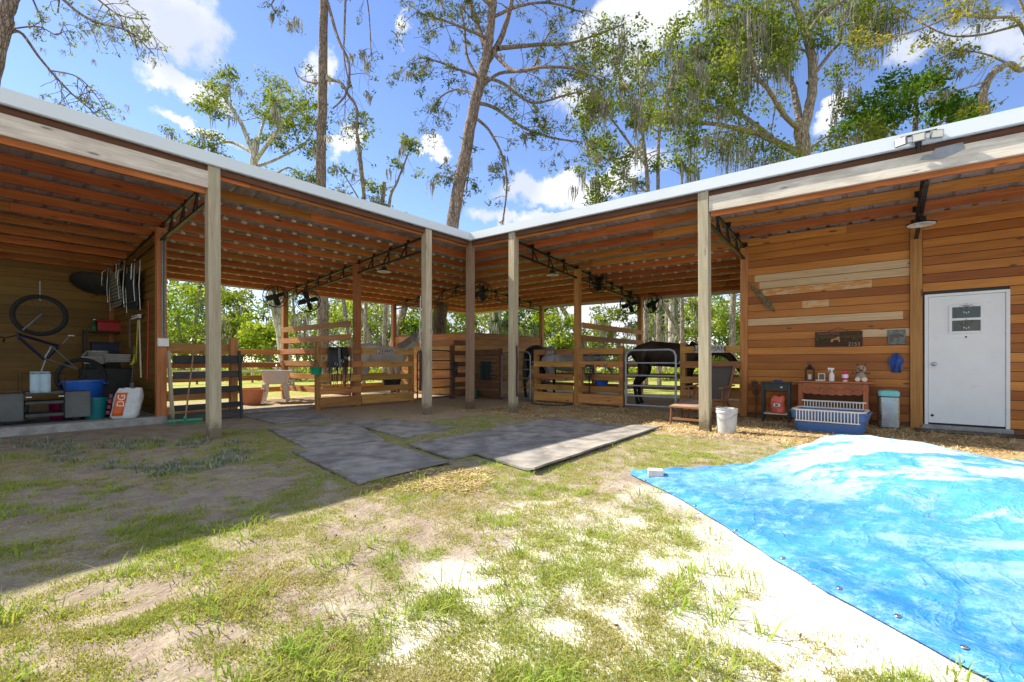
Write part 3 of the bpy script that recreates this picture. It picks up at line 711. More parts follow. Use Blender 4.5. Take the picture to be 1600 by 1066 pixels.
# 4 the big leaning pine
Y = 17
def lp(*q): return line(q, Y)
tree('pine_tree', 'big leaning pine with wide bare drooping limbs above the inner corner of the roof', gr(680, 566+713*1.06/Y),
     [(lp((678, 611), (687, 500), (703, 380), (713, 310), (727, 240), (741, 165), (756, 105), (763, 70), (768, 20), (774, -60), (778, -160)), .29, .13, 2, 1.2),
      (lp((756, 105), (775, 75, .3), (790, 40, .5), (800, 0, .6), (812, -60, .6)), .13, .07, 4, 1.3),
      (lp((762, 85), (748, 45, .6), (738, 15, .8), (725, -40, .9)), .12, .06, 6, 1.3),
      (lp((778, 76), (840, 70, 1), (890, 68, 2), (930, 55, 2.5), (975, 38, 3)), .09, .03, 14, 1.2),
      (lp((770, 80), (800, 110, -1), (850, 105, -2), (900, 108, -2.5), (945, 128, -3)), .08, .03, 13, 1.2),
      (lp((752, 120), (785, 130, -.5), (830, 160, -1), (880, 150, -1.2), (920, 140, -1)), .07, .025, 12, 1.1),
      (lp((748, 140), (780, 115, 1), (830, 108, 2), (845, 75, 2.4), (870, 30, 2.6)), .08, .03, 10, 1.2),
      (lp((745, 160), (775, 170, 0), (815, 198, -.3), (860, 215, -.4), (905, 222, -.4)), .075, .03, 12, 1.1),
      (lp((745, 186), (765, 205, 0), (785, 245, .2), (792, 290, .3), (785, 350, .3)), .06, .03, 9, .7),
      (lp((740, 190), (735, 230, .4), (733, 260, .6), (728, 300, .6)), .04, .02, 5, .7),
      (lp((752, 130), (730, 90, .5), (725, 40, .9), (718, 10, 1)), .07, .03, 9, 1.1),
      (lp((750, 120), (720, 110, -.5), (680, 95, -1), (655, 90, -1.3)), .06, .02, 11, 1.1),
      (lp((760, 60), (715, 40, -1), (680, 28, -1.5), (650, 20, -2)), .06, .02, 11, 1.1),
      (lp((745, 150), (715, 140, 1), (690, 150, 1.5), (680, 165, 1.8)), .05, .02, 7, 1),
      (lp((735, 220), (725, 250, 0), (712, 270, 0), (700, 280, 0)), .035, .02, 5, .8),
      (lp((765, 30), (810, 10, 0), (860, 5, 0), (910, 20, 0)), .07, .03, 11, 1.2),
      (lp((768, 10), (720, -30, 0), (680, -40, 0)), .07, .03, 7, 1.2)],
     dict(depth=1, drop=1.6, kids=(2, 4)), (M['bark_pine'], M['leaf_pine']), dict(n=22, r=.22, s=.15, keep=.8, narrow=.25), moss=dict(n=30, r=.12, k=16, l=.4), seed=11)
# 5 big mossy oak above the right wing
Y = 22
def lq(*q): return line(q, Y)
tree('live_oak_tree', 'huge live oak hung with grey moss, its forked trunk rising above the right wing roof', gr(1235, 566+713*1.06/Y),
     [(lq((1235, 600), (1245, 450), (1255, 300), (1255, 235), (1250, 190)), .38, .30, 0, 0),
      (lq((1252, 215), (1268, 150), (1268, 90), (1255, 40), (1240, 0), (1225, -60), (1215, -120)), .24, .12, 7, 2.0),
      (lq((1250, 200), (1240, 140, 1), (1222, 100, 1.5), (1205, 60, 2), (1190, 10, 2)), .17, .08, 8, 1.9),
      (lq((1250, 205), (1225, 180, -1), (1200, 140, -2), (1180, 115, -2.5), (1170, 60, -3)), .13, .06, 9, 1.9),
      (lq((1245, 240), (1210, 220, 0), (1170, 205, -.5), (1120, 195, -1), (1060, 188, -1.5), (1000, 180, -2)), .17, .05, 13, 1.7),
      (lq((1205, 215, 0), (1160, 180, 1), (1120, 150, 2), (1080, 130, 2.5), (1030, 120, 3)), .12, .05, 13, 1.8),
      (lq((1262, 130), (1300, 80, 0), (1330, 50, .5), (1350, 20, 1)), .10, .04, 9, 1.7),
      (lq((1258, 60), (1285, 20, 1), (1320, 0, 2), (1345, -30, 2)), .10, .04, 7, 1.7),
      (lq((1215, 60, 1), (1150, 50, 0), (1110, 60, -1), (1085, 80, -1)), .10, .04, 12, 1.7),
      (lq((1195, 20, 2), (1140, 10, 1), (1100, 20, 0)), .09, .04, 8, 1.8),
      (lq((1258, 240), (1290, 215, 1), (1320, 215, 1), (1360, 230, 1)), .07, .03, 8, 1.3)],
     dict(depth=1, kids=(2, 4)), (M['bark_oak'], M['leaf_oak']), dict(n=52, r=.70, s=.17, keep=.85), moss=dict(n=150, r=.35, k=26, l=1.6, w=.022), seed=21,
     extra=[(at(1100+i*28, 40+(i*37) % 90, Y+((i*13) % 5)-2), 1.0, 300, .5+.15*math.sin(i)) for i in range(6)]+[(at(1000+i*30, 120+(i*53) % 110, Y+((i*7) % 5)-2), .95, 230, .55) for i in range(8)])
# 5b younger oak in front-left of it
Y = 19
tree('oak_tree', 'younger leafy oak left of the huge mossy oak, thin trunks showing above the roof', gr(1000, 566+713*1.06/Y),
     [(line([(1008, 606), (1010, 450), (1012, 300), (1005, 220), (1000, 150), (1015, 100)], Y), .12, .05, 8, 1.5),
      (line([(1030, 606), (1028, 450), (1028, 300), (1030, 210), (1045, 140), (1060, 90)], Y), .10, .05, 8, 1.5),
      (line([(1010, 260, 0), (980, 220, -.5), (950, 180, -1), (930, 170, -1)], Y), .06, .025, 8, 1.2),
      (line([(1010, 300, 0), (975, 280, .5), (945, 292, 1)], Y), .05, .02, 7, .9),
      (line([(1005, 230, 0), (960, 250, 1), (925, 240, 1)], Y), .05, .02, 7, 1),
      (line([(1005, 180, 0), (970, 120, 1), (955, 95, 1)], Y), .06, .025, 9, 1.2),
      (line([(1065, 606, 0), (1065, 420, 0), (1066, 300, 0), (1062, 250, 0)], Y), .07, .04, 6, 1)],
     dict(depth=1, kids=(2, 4)), (M['bark_oak'], M['leaf_oak']), dict(n=55, r=.45, s=.14, keep=.85), moss=dict(n=50, r=.2, k=22, l=.8), seed=23)
# 6 round bushy tree
Y = 24
tree('bushy_tree', 'round dark green leafy tree above the tack room roof near the floodlight', gr(1420, 566+713*1.06/Y),
     [(line([(1420, 597), (1422, 450), (1425, 300), (1430, 210), (1430, 150)], Y), .22, .10, 12, 2.0),
      (line([(1425, 230, 0), (1380, 200, 0), (1350, 190, 0)], Y), .10, .04, 8, 1.3), (line([(1425, 220, 0), (1470, 190, 0), (1500, 170, 0)], Y), .10, .04, 8, 1.4)],
     dict(depth=1, kids=(2, 4)), (M['bark_oak'], M['leaf_dark']), dict(n=45, r=.5, s=.19, keep=.9), seed=31,
     extra=[(at(1345+i*17, 165-55*math.sin(i/10*3.1)+((i*29) % 40), Y+((i*7) % 4)-2), .75, 330, .45+.2*math.sin(i*2)) for i in range(11)]+[(at(1310+i*22, 208-((i*13) % 30), Y), .6, 200, .7) for i in range(5)])
# 7 far right pale-barked tree with thin yellowish leaves
Y = 20
tree('crooked_tree', 'crooked pale barked tree with sparse yellow green leaves at the right edge above the roof', gr(1560, 566+713*1.06/Y),
     [(line([(1540, 600), (1540, 400), (1537, 250), (1542, 190), (1535, 150), (1548, 120), (1560, 105)], Y), .22, .13, 0, 0),
      (line([(1548, 118), (1575, 100), (1600, 108, .5), (1640, 60, 1), (1650, 10, 1), (1620, -40, 1)], Y), .13, .08, 5, 1.4),
      (line([(1545, 125, 0), (1520, 135, -.6), (1500, 140, -1)], Y), .05, .02, 6, .9),
      (line([(1605, 60, .5), (1585, 30, 0), (1540, 28, -1), (1490, 25, -2), (1440, 45, -2.6), (1370, 65, -3)], Y), .08, .025, 14, 1.3),
      (line([(1590, 40, .5), (1530, 55, 1), (1480, 55, 1), (1430, 30, 1), (1390, 5, 1)], Y), .06, .02, 12, 1.3),
      (line([(1600, 20, 1), (1580, -20, 1), (1530, -30, 1), (1450, -20, 1)], Y), .07, .02, 12, 1.4),
      (line([(1575, 100, 0), (1540, 85, 1), (1500, 80, 1.4), (1460, 95, 1.5)], Y), .05, .02, 9, 1)],
     dict(depth=1, kids=(2, 4)), (M['bark_oak'], M['leaf_yellow']), dict(n=24, r=.34, s=.13, keep=.75), moss=dict(n=22, r=.15, k=18, l=.5), seed=33)
# 8 tree off to the left whose limbs hang into view
Y = 11
tree('overhanging_tree', 'bare mossy limbs reaching into the upper left corner from a trunk at the left edge', gr(-60, 566+713*1.06/Y),
     [(line([(-60, 634), (-55, 400), (-30, 200), (0, 60), (10, 20), (22, -30), (30, -120)], Y), .22, .12, 0, 0),
      (line([(0, 62, 0), (30, 50, .3), (65, 95, .8), (105, 140, 1), (140, 170, 1.2), (160, 190, 1.3)], Y), .045, .012, 12, .7),
      (line([(20, 45, 0), (60, 42, .3), (90, 55, .8), (100, 35, 1)], Y), .02, .01, 6, .5),
      (line([(75, 110, .8), (120, 120, 1), (150, 150, 1), (175, 190, 1)], Y), .02, .008, 8, .5),
      (line([(60, -40, .5), (110, 10, .5), (150, 35, .3), (190, 45, 0), (215, 60, 0), (240, 85, 0)], Y), .045, .012, 14, .6),
      (line([(120, -30, .5), (160, 5, .5), (190, 25, .3), (230, 30, 0)], Y), .03, .01, 10, .6),
      (line([(25, -60, 0), (60, 20, .6), (66, 40, .8)], Y), .03, .01, 4, .4),
      (line([(90, 20, .5), (95, -20, .5)], Y), .02, .01, 3, .4)],
     dict(depth=1, kids=(2, 4), drop=1), (M['bark_pine'], M['leaf_oak']), dict(n=9, r=.12, s=.07, keep=.6), moss=dict(n=60, r=.06, k=16, l=.2, w=.008), seed=41)
# ---------------------------------------------------------------- the belt of trees seen under the roof
kinds = [('shade_tree', M['leaf_oak']), ('leafy_tree', M['leaf_lime']), ('dense_tree', M['leaf_dark'])]
belt = [  # px, Y, height, crown radius, kind, seed, label
 (215, 34, 8.0, 3.0, 0, 'rounded green tree beyond the storage bay, leftmost of the row seen under the roof'),
 (285, 30, 6.6, 2.5, 1, 'bright green tree seen over the brown rail just right of the storage corner post'),
 (330, 38, 8.0, 3.0, 2, 'dark green tree half behind the leftmost pale front post'),
 (375, 33, 7.0, 2.2, 0, 'mid green tree just right of the leftmost pale front post'),
 (412, 27, 4.2, 1.7, 1, 'round bright bush-like tree beyond the utility sink'),
 (475, 40, 8.0, 2.6, 0, 'hazy green tree between the ceiling fan pair and the straight pine'),
 (540, 36, 6.4, 2.3, 1, 'bright leafy tree beyond the upper slatted divider left of the middle post'),
 (590, 42, 8.5, 2.6, 0, 'grey green tree with open crown above the grey horse'),
 (650, 33, 6.5, 2.0, 2, 'dark leafy tree left of the pale post with the hanging lead rope'),
 (705, 30, 5.5, 2.0, 1, 'bright tree seen just right of the leaning pine trunk under the roof'),
 (765, 34, 6.6, 2.4, 0, 'green tree seen over the corner stall wall'),
 (815, 29, 5.6, 2.0, 2, 'deep green tree right of the pale post beside the round metal gate'),
 (880, 27, 4.4, 1.8, 1, 'low bright green tree left of the post with the arched name sign'),
 (945, 38, 7.2, 2.2, 0, 'sparse tree above the upper divider rails on the right'),
 (1035, 34, 7.5, 2.2, 2, 'dark green tree among the bare trunks behind the large gate'),
 (1085, 40, 7.6, 2.6, 1, 'bright green tree left of the pale post with the lounge chair'),
 (1135, 33, 6.6, 2.3, 1, 'lime green tree between the pale post and the tack room corner'),
 (1190, 38, 8.0, 2.8, 0, 'green tree hidden mostly behind the tack room corner'),
]
for i, (px, Y, h, cr, kd, lab) in enumerate(belt):
    b = cw((px-800)/713*Y, Y, 0); rr = random.Random(100+i); up = Vector((0, 0, 1))
    lx = rr.uniform(-.6, .6)
    top = b+Vector((lx, rr.uniform(-.5, .5), h*.62))
    limbs = [([b, b.lerp(top, .4)+Vector((rr.uniform(-.2, .2), 0, 0)), top], .20, .08, 3, 1.4)]
    for q in range(4):
        a = q*1.57+rr.random(); s = b.lerp(top, rr.uniform(.35, .8)); limbs.append(([s, s+Vector((math.cos(a)*cr*.45, math.sin(a)*cr*.45, .7)), s+Vector((math.cos(a)*cr*.85, math.sin(a)*cr*.85, 1.2))], .09, .03, 3, 1.2))
    ex = []
    for q in range(15):
        a = rr.random()*6.28; rad = cr*rr.uniform(.15, .95); z = h*rr.uniform(.16, 1.0)
        sh = math.sqrt(max(.15, 1-((z/h-.5)/.62)**2)); ex.append((b+Vector((math.cos(a)*rad*sh, math.sin(a)*rad*sh, z)), cr*.36, 150, rr.uniform(.3, .8)))
    tree(kinds[kd][0], lab, b, limbs, dict(depth=0), (M['bark_oak'], kinds[kd][1]), dict(n=24, r=.5, s=.23, keep=.9), group='trees beyond the pasture', moss=dict(n=26, r=.4, k=14, l=1.2, w=.05) if kd != 1 else None, seed=200+i, extra=ex)
# bare trunks between them
trunks = [(590, 27, .20, 15, 6, 'grey bare trunk left of the brown back post above the grey horse'), (606, 30, .34, -14, 6, 'thick pale leaning trunk behind the grey horse'), (466, 33, .13, 4, 6, 'thin dark trunk between the fan post and the straight pine'),
 (932, 30, .22, 28, 6.4, 'dark trunk leaning left above the right divider rails'), (1029, 34, .28, 2, 8, 'pale straight trunk behind the large gate, left of its neighbours'), (1041, 31, .30, -2, 8, 'ruddy straight trunk in the middle behind the large gate'),
 (1049, 29, .26, 0, 8, 'white barked straight trunk behind the large gate'), (1056, 33, .30, 1, 8, 'dark grey straight trunk behind the large gate'), (1066, 28, .14, 0, 8, 'slim grey trunk at the hinge side of the large gate'),
 (1143, 26, .22, -1, 9, 'ruddy pine trunk between the pale post and the tack room'), (778, 31, .15, 3, 6, 'thin trunk over the corner stall wall'), (1000, 36, .18, -4, 8, 'slim trunk beside the right fan post'), (1088, 27, .20, 25, 6, 'dark limb like trunk leaning right behind the right front post'),
 (352, 36, .2, 6, 7, 'dark trunk in the gap right of the leftmost pale post'), (300, 36, .2, -5, 7, 'shaded trunk behind the bright tree by the storage corner'), (640, 30, .16, -18, 6, 'thin leaning trunk right of the brown back post'), (552, 33, .2, 8, 7, 'shaded trunk just left of the middle post')]
for i, (px, Y, r_, lean, h, lab) in enumerate(trunks):
    b = cw((px-800)/713*Y, Y, 0); rr = random.Random(300+i)
    dx = math.tan(R(-lean))*h
    p = [b, b+CX*(dx*.3)+Vector((0, 0, h*.4)), b+CX*dx+Vector((0, 0, h))]
    tree('bare_trunk_tree', lab, b, [(p, r_, r_*.6, 3, 1.2), ([p[2], p[2]+Vector((rr.uniform(-1, 1), 0, 2.0))], r_*.6, .04, 3, 1.2)], dict(depth=1, kids=(1, 3)), (M['bark_oak'] if i not in (4, 6) else M['bark_pale'], M['leaf_oak']), dict(n=40, r=.5, s=.2, keep=.8), group='trees beyond the pasture', moss=dict(n=10, r=.3, k=14, l=1.2, w=.045), seed=400+i)
# far wood and undergrowth as one mass
L = Leaves(900); rr = random.Random(9)
for i in range(250):
    px = rr.uniform(120, 1260); Y = rr.uniform(44, 58); z = rr.random()**.8*8.5 if not (870 < px < 985) else rr.random()*3.0
    L.clump(cw((px-800)/713*Y, Y, z+.2), rr.uniform(1.0, 2.2), 130, .42, rr.uniform(.2, .75), .8, .3)
tag(L.build('far_wood', M['leaf_oak']), 'far green wood closing the view beyond the pasture', 'woodland', kind='stuff')
L = Leaves(901)
for i in range(110):
    px = rr.uniform(240, 1180); Y = rr.uniform(24, 36)
    L.clump(cw((px-800)/713*Y, Y, .35), rr.uniform(.5, 1.1), 110, .2, rr.uniform(.3, .8), .7, .2)
tag(L.build('undergrowth', M['leaf_lime']), 'low bright undergrowth along the far side of the pasture', 'undergrowth', kind='stuff')
# ---------------------------------------------------------------- grass
M['grass'] = m_leaf('grass_blades', (.46, .40, .21), (.36, .38, .11), (.26, .41, .06), .4)
M['weed'] = m_leaf('grey_weed', (.16, .19, .15), (.24, .28, .22), (.34, .38, .31), .3)
def blades(pts, name, mat, hgt, width, per, tint, lean=.6, lab=None, cat=None, r_=.05, seed=5):
    r = np.random.default_rng(seed); n = len(pts)*per
    c = np.repeat(np.array(pts, float), per, 0); h0 = c[:, 3] if c.shape[1] > 3 else np.ones(n); t0 = c[:, 4]; c = c[:, :3]
    a = r.random(n)*6.283; rad = (r.random(n)**.7)*r_*(.6+.6*h0)
    base = c+np.stack([np.cos(a)*rad, np.sin(a)*rad, np.zeros(n)], 1)
    a2 = a+r.normal(size=n)*.9; hh = hgt*h0*(.4+.9*r.random(n)); ln = lean*hh*(.3+r.random(n)*1.2)
    side = np.stack([-np.sin(a2), np.cos(a2), np.zeros(n)], 1)*(width*(.6+.8*r.random(n)))[:, None]
    out = np.stack([np.cos(a2), np.sin(a2), np.zeros(n)], 1)
    m1 = base+out*(ln*.35)[:, None]; m1[:, 2] += hh*.65
    tp = base+out*ln[:, None]; tp[:, 2] += hh*.9
    V = np.stack([base-side*.5, base+side*.5, m1+side*.4, m1-side*.4, tp], 1).reshape(-1, 3)
    idx = np.arange(n)*5
    li = np.stack([idx, idx+1, idx+2, idx+3, idx+3, idx+2, idx+4], 1).reshape(-1).astype('i')
    ls = np.stack([np.arange(n)*7, np.arange(n)*7+4], 1).reshape(-1).astype('i')
    me = bpy.data.meshes.new(name); me.vertices.add(n*5); me.loops.add(n*7); me.polygons.add(n*2)
    me.vertices.foreach_set('co', V.reshape(-1).astype('f')); me.loops.foreach_set('vertex_index', li); me.polygons.foreach_set('loop_start', ls); me.update(calc_edges=True)
    at_ = me.attributes.new('tint', 'FLOAT', 'POINT'); at_.data.foreach_set('value', np.repeat(np.clip(t0+r.normal(size=n)*.15, 0, 1), 5).astype('f'))
    me.materials.append(mat); o = bpy.data.objects.new(name, me); COL.objects.link(o); tag(o, lab, cat, kind='stuff'); return o
def nz(x, y, s, k=0): return mnoise.noise(Vector((x*s, y*s, k)))
def in_tarp(X, Y): return False
TF = [(1.10, 4.28), (1.30, 3.45), (1.37, 2.95), (1.385, 2.47), (1.43, 2.08), (1.50, 1.83), (1.62, 1.40), (1.75, 1.15)]
def segdist(x, y):
    best = 9
    for i in range(len(TF)-1):
        ax, ay = TF[i]; dx, dy = TF[i+1][0]-ax, TF[i+1][1]-ay; q = max(0, min(1, ((x-ax)*dx+(y-ay)*dy)/(dx*dx+dy*dy))); best = min(best, math.hypot(x-ax-q*dx, y-ay-q*dy))
    return best
def dens(x, y, X, Y):
    """how grassy the yard is at a place (0..1)"""
    g = .76+.5*nz(x, y, .9, 1)+.65*nz(x, y, 2.7, 2)+.7*nz(x, y, 7.5, 3)+.75*nz(x, y, 16, 7)
    if y > -.6+nz(x, y, 1, 5)*.4 and x > .6: g -= 1.2                      # straw strip
    if x < .9 and y > -3.2: g -= 1.3
    if x < -.6+nz(x, y, 1, 6)*.5: g -= .9
    e = math.hypot((x-9.1)/3.9, (y+5.1)/3.6)
    if e < 1: g -= .10+.35*(1-e)
    td = segdist(X, Y)
    if td < .34: g -= .9*(1-td/.34)
    if y < -5.2 and x < 5.6: g -= .34
    if .6 < x < 1.6 and -5 < y < -1.5: g += .25
    if x < 3.4 and y > -5: g += .12
    return g
MATPX = [((382, 652), (440, 645), (530, 655), (430, 663)), ((418, 672), (553, 663), (600, 690), (475, 702)), ((540, 663), (610, 656), (712, 670), (632, 686)),
         ((455, 708), (598, 694), (707, 727), (560, 760)), ((640, 698), (868, 653), (945, 664), (708, 720)), ((742, 712), (905, 665), (1035, 668), (835, 741))]
MATS = [[gr(*p) for p in q] for q in MATPX]
def inside(x, y, poly, e=0.0):
    c = False; n = len(poly)
    for i in range(n):
        a, b = poly[i], poly[(i+1) % n]
        if (a[1] > y) != (b[1] > y) and x < (b[0]-a[0])*(y-a[1])/(b[1]-a[1])+a[0]: c = not c
    return c
TARP_POLY = [cw(*p) for p in [(1.14, 4.30), (1.36, 3.23), (1.385, 2.47), (1.43, 2.05), (1.52, 1.80), (1.53, 1.63), (1.57, 1.47), (1.75, 1.2), (2.4, .7), (4, .2), (6.5, .5), (6.5, 4.2), (4.5, 5.0), (3.2, 4.95), (2.47, 4.5), (1.5, 4.45)]]
rr = random.Random(77); P1 = []; P2 = []; P3 = []
for i in range(150000):
    Y = 1.25+9.5*rr.random()**1.35; X = rr.uniform(-1.16, 1.16)*Y
    v = cw(X, Y); x, y = v.x, v.y
    if y > .4 or x < -2.2: continue
    g = dens(x, y, X, Y)
    if rr.random() > max(0, (g-.38))*2.2: continue
    if any(inside(x, y, q) for q in MATS) or inside(x, y, TARP_POLY): continue
    lush = nz(x, y, 1.8, 9)+.4*nz(x, y, 6, 4)
    P1.append((x, y, gz(x, y), .55+max(0, lush)*.6, .42+.5*lush))
for i in range(2300):
    Y = 1.25+8*rr.random()**1.2; X = rr.uniform(-1.16, 1.16)*Y; v = cw(X, Y); x, y = v.x, v.y
    if y > -.1 or x < -.6 or any(inside(x, y, q) for q in MATS) or inside(x, y, TARP_POLY): continue
    if segdist(X, Y) < .06 or nz(x, y, 2.2, 12) < .08: continue
    P2.append((x, y, gz(x, y), rr.uniform(.7, 1.4), rr.uniform(.55, .95)))
for i in range(420):
    px = rr.uniform(-20, 400); py = rr.uniform(688, 748)
    if py > 700+40*math.sin(px/130)+ (px-100)*.05 or nz(px/60, py/25, 1, 3) < -.1: continue
    v = gr(px, py); P3.append((v.x, v.y, gz(v.x, v.y), rr.uniform(.6, 1.2), rr.uniform(.2, .9)))
print('tufts', len(P1), len(P2), len(P3))
blades(P1, 'grass', M['grass'], .024, .0036, 10, .5, .8, 'short patchy grass growing over dirt and sand in the yard', 'grass', .055)
blades(P2, 'tall_grass', M['grass'], .052, .0052, 15, .7, 1.3, 'taller bright tufts standing out of the patchy yard grass', 'grass', .05, 6)
if P3: blades(P3, 'weeds', M['weed'], .055, .012, 12, .5, .6, 'pale silvery weeds near the foot of the leftmost pale post', 'weeds', .06, 7)
P4 = []
for i in range(9000):
    Y = 5.2+7.5*rr.random(); X = rr.uniform(-.5, 1.1)*Y; v = cw(X, Y)
    if v.y < -.5+nz(v.x, v.y, 1, 5)*.5 or v.x < .1 or v.y > 2.45: continue
    P4.append((v.x, v.y, 0, rr.uniform(.7, 1.6), rr.uniform(0, 1)))
for i in range(500):
    px = rr.uniform(575, 760); py = rr.uniform(735, 768)
    if inside(*gr(px, py).xy, MATS[3]): continue
    v = gr(px, py); P4.append((v.x, v.y, gz(v.x, v.y), .5, rr.uniform(0, 1)))
M['strawb'] = m_leaf('straw_stalks', (.22, .14, .06), (.50, .37, .19), (.82, .68, .42), .15)
blades(P4, 'straw', M['strawb'], .026, .009, 9, .5, 4.0, 'loose dry straw strewn in front of the stalls', 'straw', .10, 8)
def pln_y(px, py, y):
    q = (px-800)/713; x = (q*(10.23+.773*y)-(-.938+.634*y))/(.773+.634*q); Y = 10.23+.773*y-.634*x
    return Vector((x, y, 1.06-(py-566)/713*Y))
def pln_x(px, py, x):
    q = (px-800)/713; y = (-.938+.773*x-q*(10.23-.634*x))/(q*.773-.634); Y = 10.23+.773*y-.634*x
    return Vector((x, y, 1.06-(py-566)/713*Y))
# ---------------------------------------------------------------- fences of the stalls
def fence(label, p0, p1, rails, posts, group, mat='fence', face=(0, 0), rh=.14, ph=1.45, pw=.09, name='stall_fence', th=.035, jit=.006):
    p0 = Vector((*p0, 0)); p1 = Vector((*p1, 0)); U = (p1-p0).normalized(); L_ = (p1-p0).length
    t = thing(name, label, 'fence', p0, math.atan2(U.y, U.x), group); fo = face
    for z in rails:
        hh = rh
        if isinstance(z, tuple): z, hh = z
        m = MB(); m.bar((0, fo[0], z+rnd.uniform(-jit, jit)), (L_, fo[0], z+rnd.uniform(-jit, jit)), th, hh); m.build('rail', M[mat], t, .003)
    for s in posts:
        h_ = ph
        if isinstance(s, tuple): s, h_ = s
        m = MB(); m.box(s-pw/2, s+pw/2, fo[1]-pw/2, fo[1]+pw/2, -.03, h_); m.build('post', M[mat], t, .004)
    return t
RL = [1.32, 1.01, .69, .41, (.17, .22)]
G1 = 'slatted stall fronts'; G2 = 'slatted dividers and back rails'
fence('brown rail fence behind the dark grey panel, right of the storage bay', (-2.52, -4.97), (-2.52, -3.9), [1.335, .44, .2], [(1.03, 1.52)], G1, face=(0, -.06), pw=.12)
bp = thing('slatted_panel', 'dark grey five board panel behind the leftmost pale post', 'panel', (-2.24, -5.0, 0), R(90))
for z, h_ in ((1.10, .15), (.83, .12), (.555, .115), (.26, .10), (.095, .15)):
    m = MB(); m.bar((.05, 0, z), (1.13, 0, z+.01), .022, h_); m.build('board', M['greyboard'], bp, .003)
m = MB(); m.bar((.04, -.04, 0), (-.02, -.02, 1.25), .10, .04); m.build('upright', M['post_out'], bp, .003)
for s in (.58, 1.10):
    m = MB(); m.bar((s+.02, -.03, 0), (s-.03, -.03, 1.27), .06, .04); m.build('upright', M['greyboard'], bp, .003)
fence('short slatted stall front with black harness hung on it', (-2.44, -2.24), (-2.44, -1.20), RL, [(0, 1.52), (.98, 1.40)], G1, face=(0, .06), pw=.10)
zf = fence('slatted stall front with a painted name board, in front of the grey horse', (-2.44, -1.18), (-2.44, .35), RL, [(1.5, 1.42)], G1, face=(0, .06), pw=.11)
fence('narrow slatted stall front with halters hung on it, left of the inner corner post', (-2.44, 1.80), (-2.44, 2.46), RL+[1.62], [(0, 1.55)], G1, 'brownboard', face=(0, .06), pw=.11)
fence('slatted stall front with a dark blanket on it, right of the inner corner post', (-2.46, 2.45), (-1.26, 2.45), [1.32, 1.1, .86, .62, .38, (.14, .24)], [(1.2, 1.45)], G1, 'brownboard', face=(0, .05), rh=.2)
jf = fence('slatted stall front with a small arched name sign, in front of the small grey horse', (-.04, 2.45), (1.17, 2.45), RL, [(.04, 1.36)], G1, face=(0, .06), pw=.11)
fence('slatted stall front with a blue halter and dark rope hung on it', (1.33, 2.45), (2.52, 2.45), RL, [(.03, 1.36), (1.12, 1.45)], G1, face=(0, .06), pw=.10)
sf = fence('slatted stall front behind the lounge chair, with a white name sign', (3.83, 2.45), (5.0, 2.45), RL, [(.04, 1.47)], G1, face=(0, .06), pw=.11)
DV = [1.98, 1.66, 1.36, 1.03, .68, .33]
fence('slatted high divider partly in sun, beside the left pair of fans', (-6.3, -1.27), (-2.63, -1.27), DV, [], G2, face=(-.09, 0))
fence('high slatted divider running back from the middle post of the right wing', (1.25, 2.63), (1.25, 6.3), DV, [], G2, face=(-.09, 0))
BK = [1.34, .98, .62, .28]
fence('brown back rails behind the utility sink', (-6.42, -5.0), (-6.42, -1.3), BK, [(1.9, 1.4)], G2, face=(0, .05))
fence('brown back rails behind the grey horse', (-6.42, -1.2), (-6.42, 2.4), BK, [(1.9, 1.4)], G2, face=(0, .05))
fence('brown back rails behind the small grey horse', (-2.4, 6.42), (1.2, 6.42), BK, [(1.9, 1.4)], G2, face=(0, .05))
fence('brown back rails behind the dark horse', (1.3, 6.42), (5.0, 6.42), BK[:0]+[1.0, .64, .28], [(1.9, 1.2)], G2, face=(0, .05))
pf = fence('long pale board fence across the pasture behind the left wing', (-19, -12), (-17, 17), [1.0, .6], [i*2.4 for i in range(13)], G2, 'post_out', ph=1.15, name='pasture_fence')
# name boards
M['signw'] = plain('worn_white_sign', (.50, .48, .43), .7, 0, .3, 30)
M['signb'] = plain('sign_letters', (.03, .028, .025), .6)
s = pln_x(587, 549, -2.39); e = pln_x(618, 549, -2.39); c = (s+e)/2
t = thing('name_sign', 'worn board reading ZEPPO on the top rail in front of the grey horse', 'sign', (c.x, c.y, 1.31), R(90))
m = MB(); m.box(-.25, .25, -.012, .0, -.065, .07); m.build('board', M['signw'], t, .003); text('lettering', 'ZEPPO', .15, M['signb'], t, (0, -.014, .0), (R(90), 0, 0))
t = thing('name_sign', 'small arched brown sign reading JAKE on the top rail of a right wing stall', 'sign', (.52, 2.41, 1.31))
m = MB(); m.prism([(-.16, -.06), (.16, -.06), (.16, .05), (.11, .13), (0, .17), (-.11, .13), (-.16, .05)], .015, (0, 0, 0), (1, 0, 0), (0, 0, 1)); m.build('board', plain('mauve_wood', (.16, .11, .09), .7), t); text('lettering', 'JAKE', .11, M['signw'], t, (0, -.018, .0), (R(90), 0, 0))
t = thing('name_sign', 'white sign reading SANDMAN half hidden by the pale post with the chair', 'sign', (4.43, 2.41, 1.33))
m = MB(); m.box(-.28, .28, -.012, .0, -.08, .08); m.build('board', M['signw'], t, .003); text('lettering', 'SANDMAN', .135, M['signb'], t, (0, -.014, .0), (R(90), 0, 0), sx=.95)
